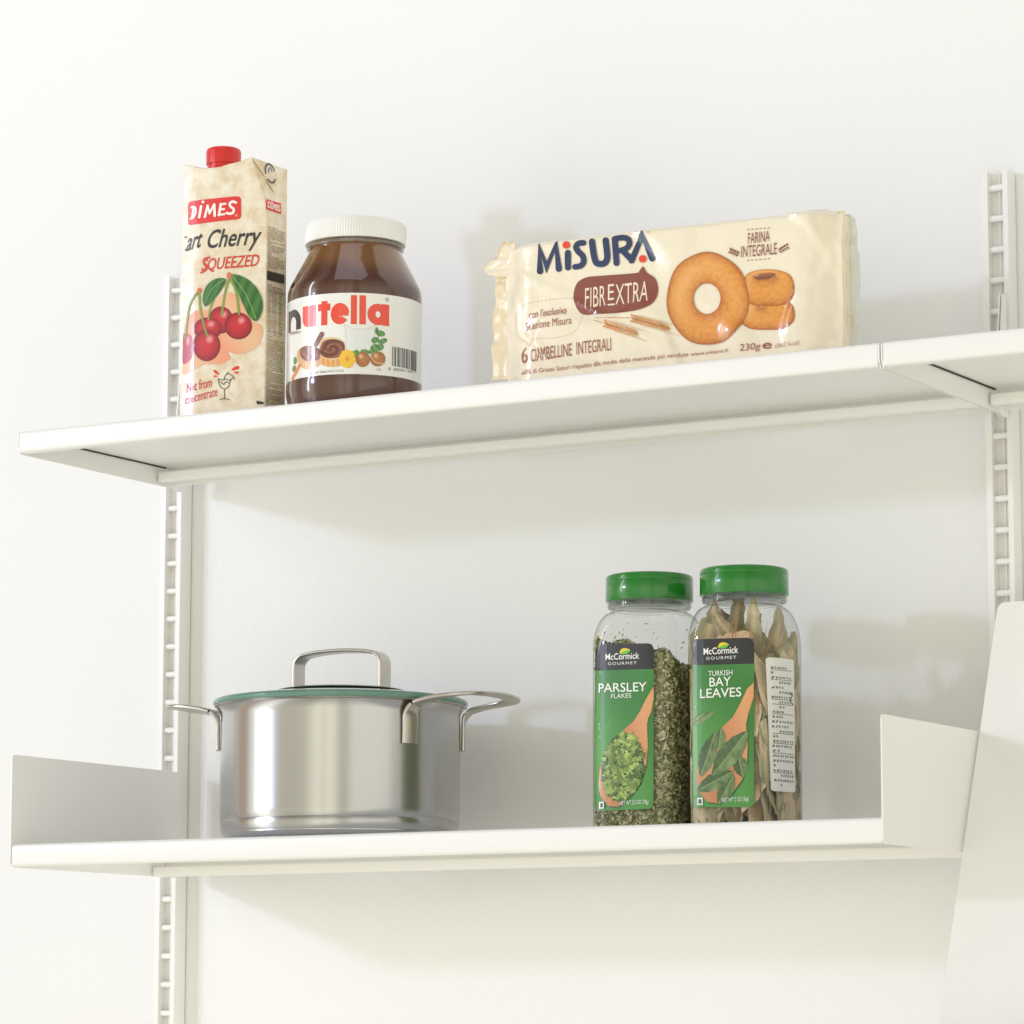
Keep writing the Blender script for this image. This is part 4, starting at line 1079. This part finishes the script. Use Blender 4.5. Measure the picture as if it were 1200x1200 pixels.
V, F, C = [], [], []
BC = [rgb(182, 174, 138), rgb(200, 188, 152), rgb(166, 160, 124), rgb(214, 194, 158), rgb(150, 140, 106), rgb(226, 202, 166), rgb(176, 166, 134), rgb(192, 184, 156)]
def leaf(p, nrm, ldir, L, W, curl, c):
    tp = rs.uniform(.84, 1.0)
    ldir = (ldir-nrm*ldir.dot(nrm)).normalized(); sdv_ = nrm.cross(ldir); b0 = len(V); K = 16; ph = rs.random()*6
    jag = [1+.2*rs.uniform(-1, 1) for _ in range(K+1)]
    for i in range(K+1):
        t = i/K; w_ = W*max(.03, math.sin(PI*min(1, t*tp))**.75)*jag[i]
        cz = curl*((t-.5)**2*4-.3)*.5
        for s in (-1, -.5, 0, .5, 1):
            V.append(p+ldir*(t-.5)*L+sdv_*s*w_+nrm*(cz*L*.15+abs(s)*curl*w_*.5+.0006*math.sin(t*14+ph+s*3)))
    for i in range(K):
        for s in range(4):
            F.append((b0+i*5+s, b0+i*5+s+1, b0+(i+1)*5+s+1, b0+(i+1)*5+s))
            def cc(i_, s_): return mix(c, mix(c, rgb(236, 206, 160), .75) if s_ == 2 else mix(c, rgb(90, 82, 56), .35), .7 if s_ == 2 else .1+.35*((i_*7+s_*3) % 5)/5)
            C.append([cc(i, s), cc(i, s+1), cc(i+1, s+1), cc(i+1, s)])
TOPC = [rgb(184, 176, 142), rgb(156, 146, 114), rgb(232, 196, 158), rgb(142, 134, 104)]
lw = HW-.0035
def clampleaf(start):
    for i in range(start, len(V)):
        v = V[i]; dx, dy = v.x-bcx, v.y-JY; ca, sa = math.cos(-byaw), math.sin(-byaw); x, y = dx*ca-dy*sa, dx*sa+dy*ca
        z = v.z; lim = lw+.002 if z < ZLT-.05 else lw+.002-(z-(ZLT-.05))*.45
        r = .014 if z < ZLT-.05 else .02
        x = max(-lim, min(lim, x)); y = max(-lim, min(lim, y))
        if abs(x) > lim-r and abs(y) > lim-r:
            d = Vector((abs(x)-(lim-r), abs(y)-(lim-r)))
            if d.length > r: d = d.normalized()*r; x = math.copysign(lim-r+d.x, x); y = math.copysign(lim-r+d.y, y)
        z = max(Z2+.0015, min(ZLT-.024, z))
        V[i] = loc2w(bcx, byaw, x, y, z)
for i in range(250):
    side = i % 4 if i < 190 else 4
    inset = rs.random()**1.6*.020
    a, z = rs.uniform(-.028, .028), Z2+.012+rs.random()*.100
    if side == 0: q = (a, -lw+inset); nn = Vector((0, -1, 0))
    elif side == 1: q = (lw-inset, a); nn = Vector((1, 0, 0))
    elif side == 2: q = (a, lw-inset); nn = Vector((0, 1, 0))
    elif side == 3: q = (-lw+inset, a); nn = Vector((-1, 0, 0))
    else: q = (a*.9, rs.uniform(-.028, .028)); nn = Vector((rs.gauss(0, 1), rs.gauss(0, 1), 0)).normalized()
    nn = (nn+Vector((rs.gauss(0, .22), rs.gauss(0, .22), rs.gauss(0, .15)))).normalized()
    ld = Vector((rs.gauss(0, .5), rs.gauss(0, .5), 1))
    s0 = len(V); leaf(loc2w(bcx, byaw, q[0], q[1], z), nn, ld, .048+rs.random()*.030, .010+rs.random()*.007, rs.uniform(-.22, .22), rs.choice(BC)); clampleaf(s0)
for (x, y, z, L, W, tx, ci) in ((-.022, -.026, Z2+.146, .050, .013, .45, 1), (-.010, -.024, Z2+.152, .058, .009, -.22, 3), (.004, -.014, Z2+.146, .052, .008, .45, 0), (-.002, -.033, Z2+.143, .044, .0085, 2.2, 2), (.015, -.018, Z2+.148, .064, .007, .16, 0), (.026, .004, Z2+.142, .064, .007, -.10, 0), (.031, .020, Z2+.128, .055, .008, .2, 0), (-.016, .006, Z2+.150, .05, .010, -.4, 3), (-.026, -.012, Z2+.144, .044, .008, .7, 3), (.000, -.028, Z2+.150, .040, .006, -.6, 1), (.020, -.004, Z2+.132, .050, .009, -.5, 1), (-.004, -.010, Z2+.156, .046, .007, .1, 1)):
    s0 = len(V); leaf(loc2w(bcx, byaw, x, y, z), Vector((.3+rs.gauss(0, .35), -1, rs.gauss(0, .25))).normalized(), Vector((tx, rs.gauss(0, .2), 1)), L, W, rs.uniform(-.2, .2), TOPC[ci % 4]); clampleaf(s0)
for i in range(60):  # reddish leaf stalks
    a = rs.uniform(-.03, .03); z = Z2+.01+rs.random()*.15
    p = loc2w(bcx, byaw, *((a, -lw-.0008) if i % 2 else (lw+.0008, a)), z); s0 = len(V)
    d = Vector((rs.gauss(0, .4), rs.gauss(0, .4), 1)).normalized()*(.006+rs.random()*.009); wv = Vector((.0004, .0002, 0))
    V.extend([p-d-wv, p-d+wv, p+d+wv*.5, p+d-wv*.5]); F.append((s0, s0+1, s0+2, s0+3)); C.append([rgb(172, 118, 80)]*4); clampleaf(s0)
o = obj('dried_bay_leaves', V, F, printmat('dried_bay_leaf', .6), origin=(bcx, JY, Z2+.003), cols=C)
o['kind'] = 'stuff'; o['label'] = 'brittle olive and tan bay leaves packed in the right spice jar'; o['category'] = 'herbs'
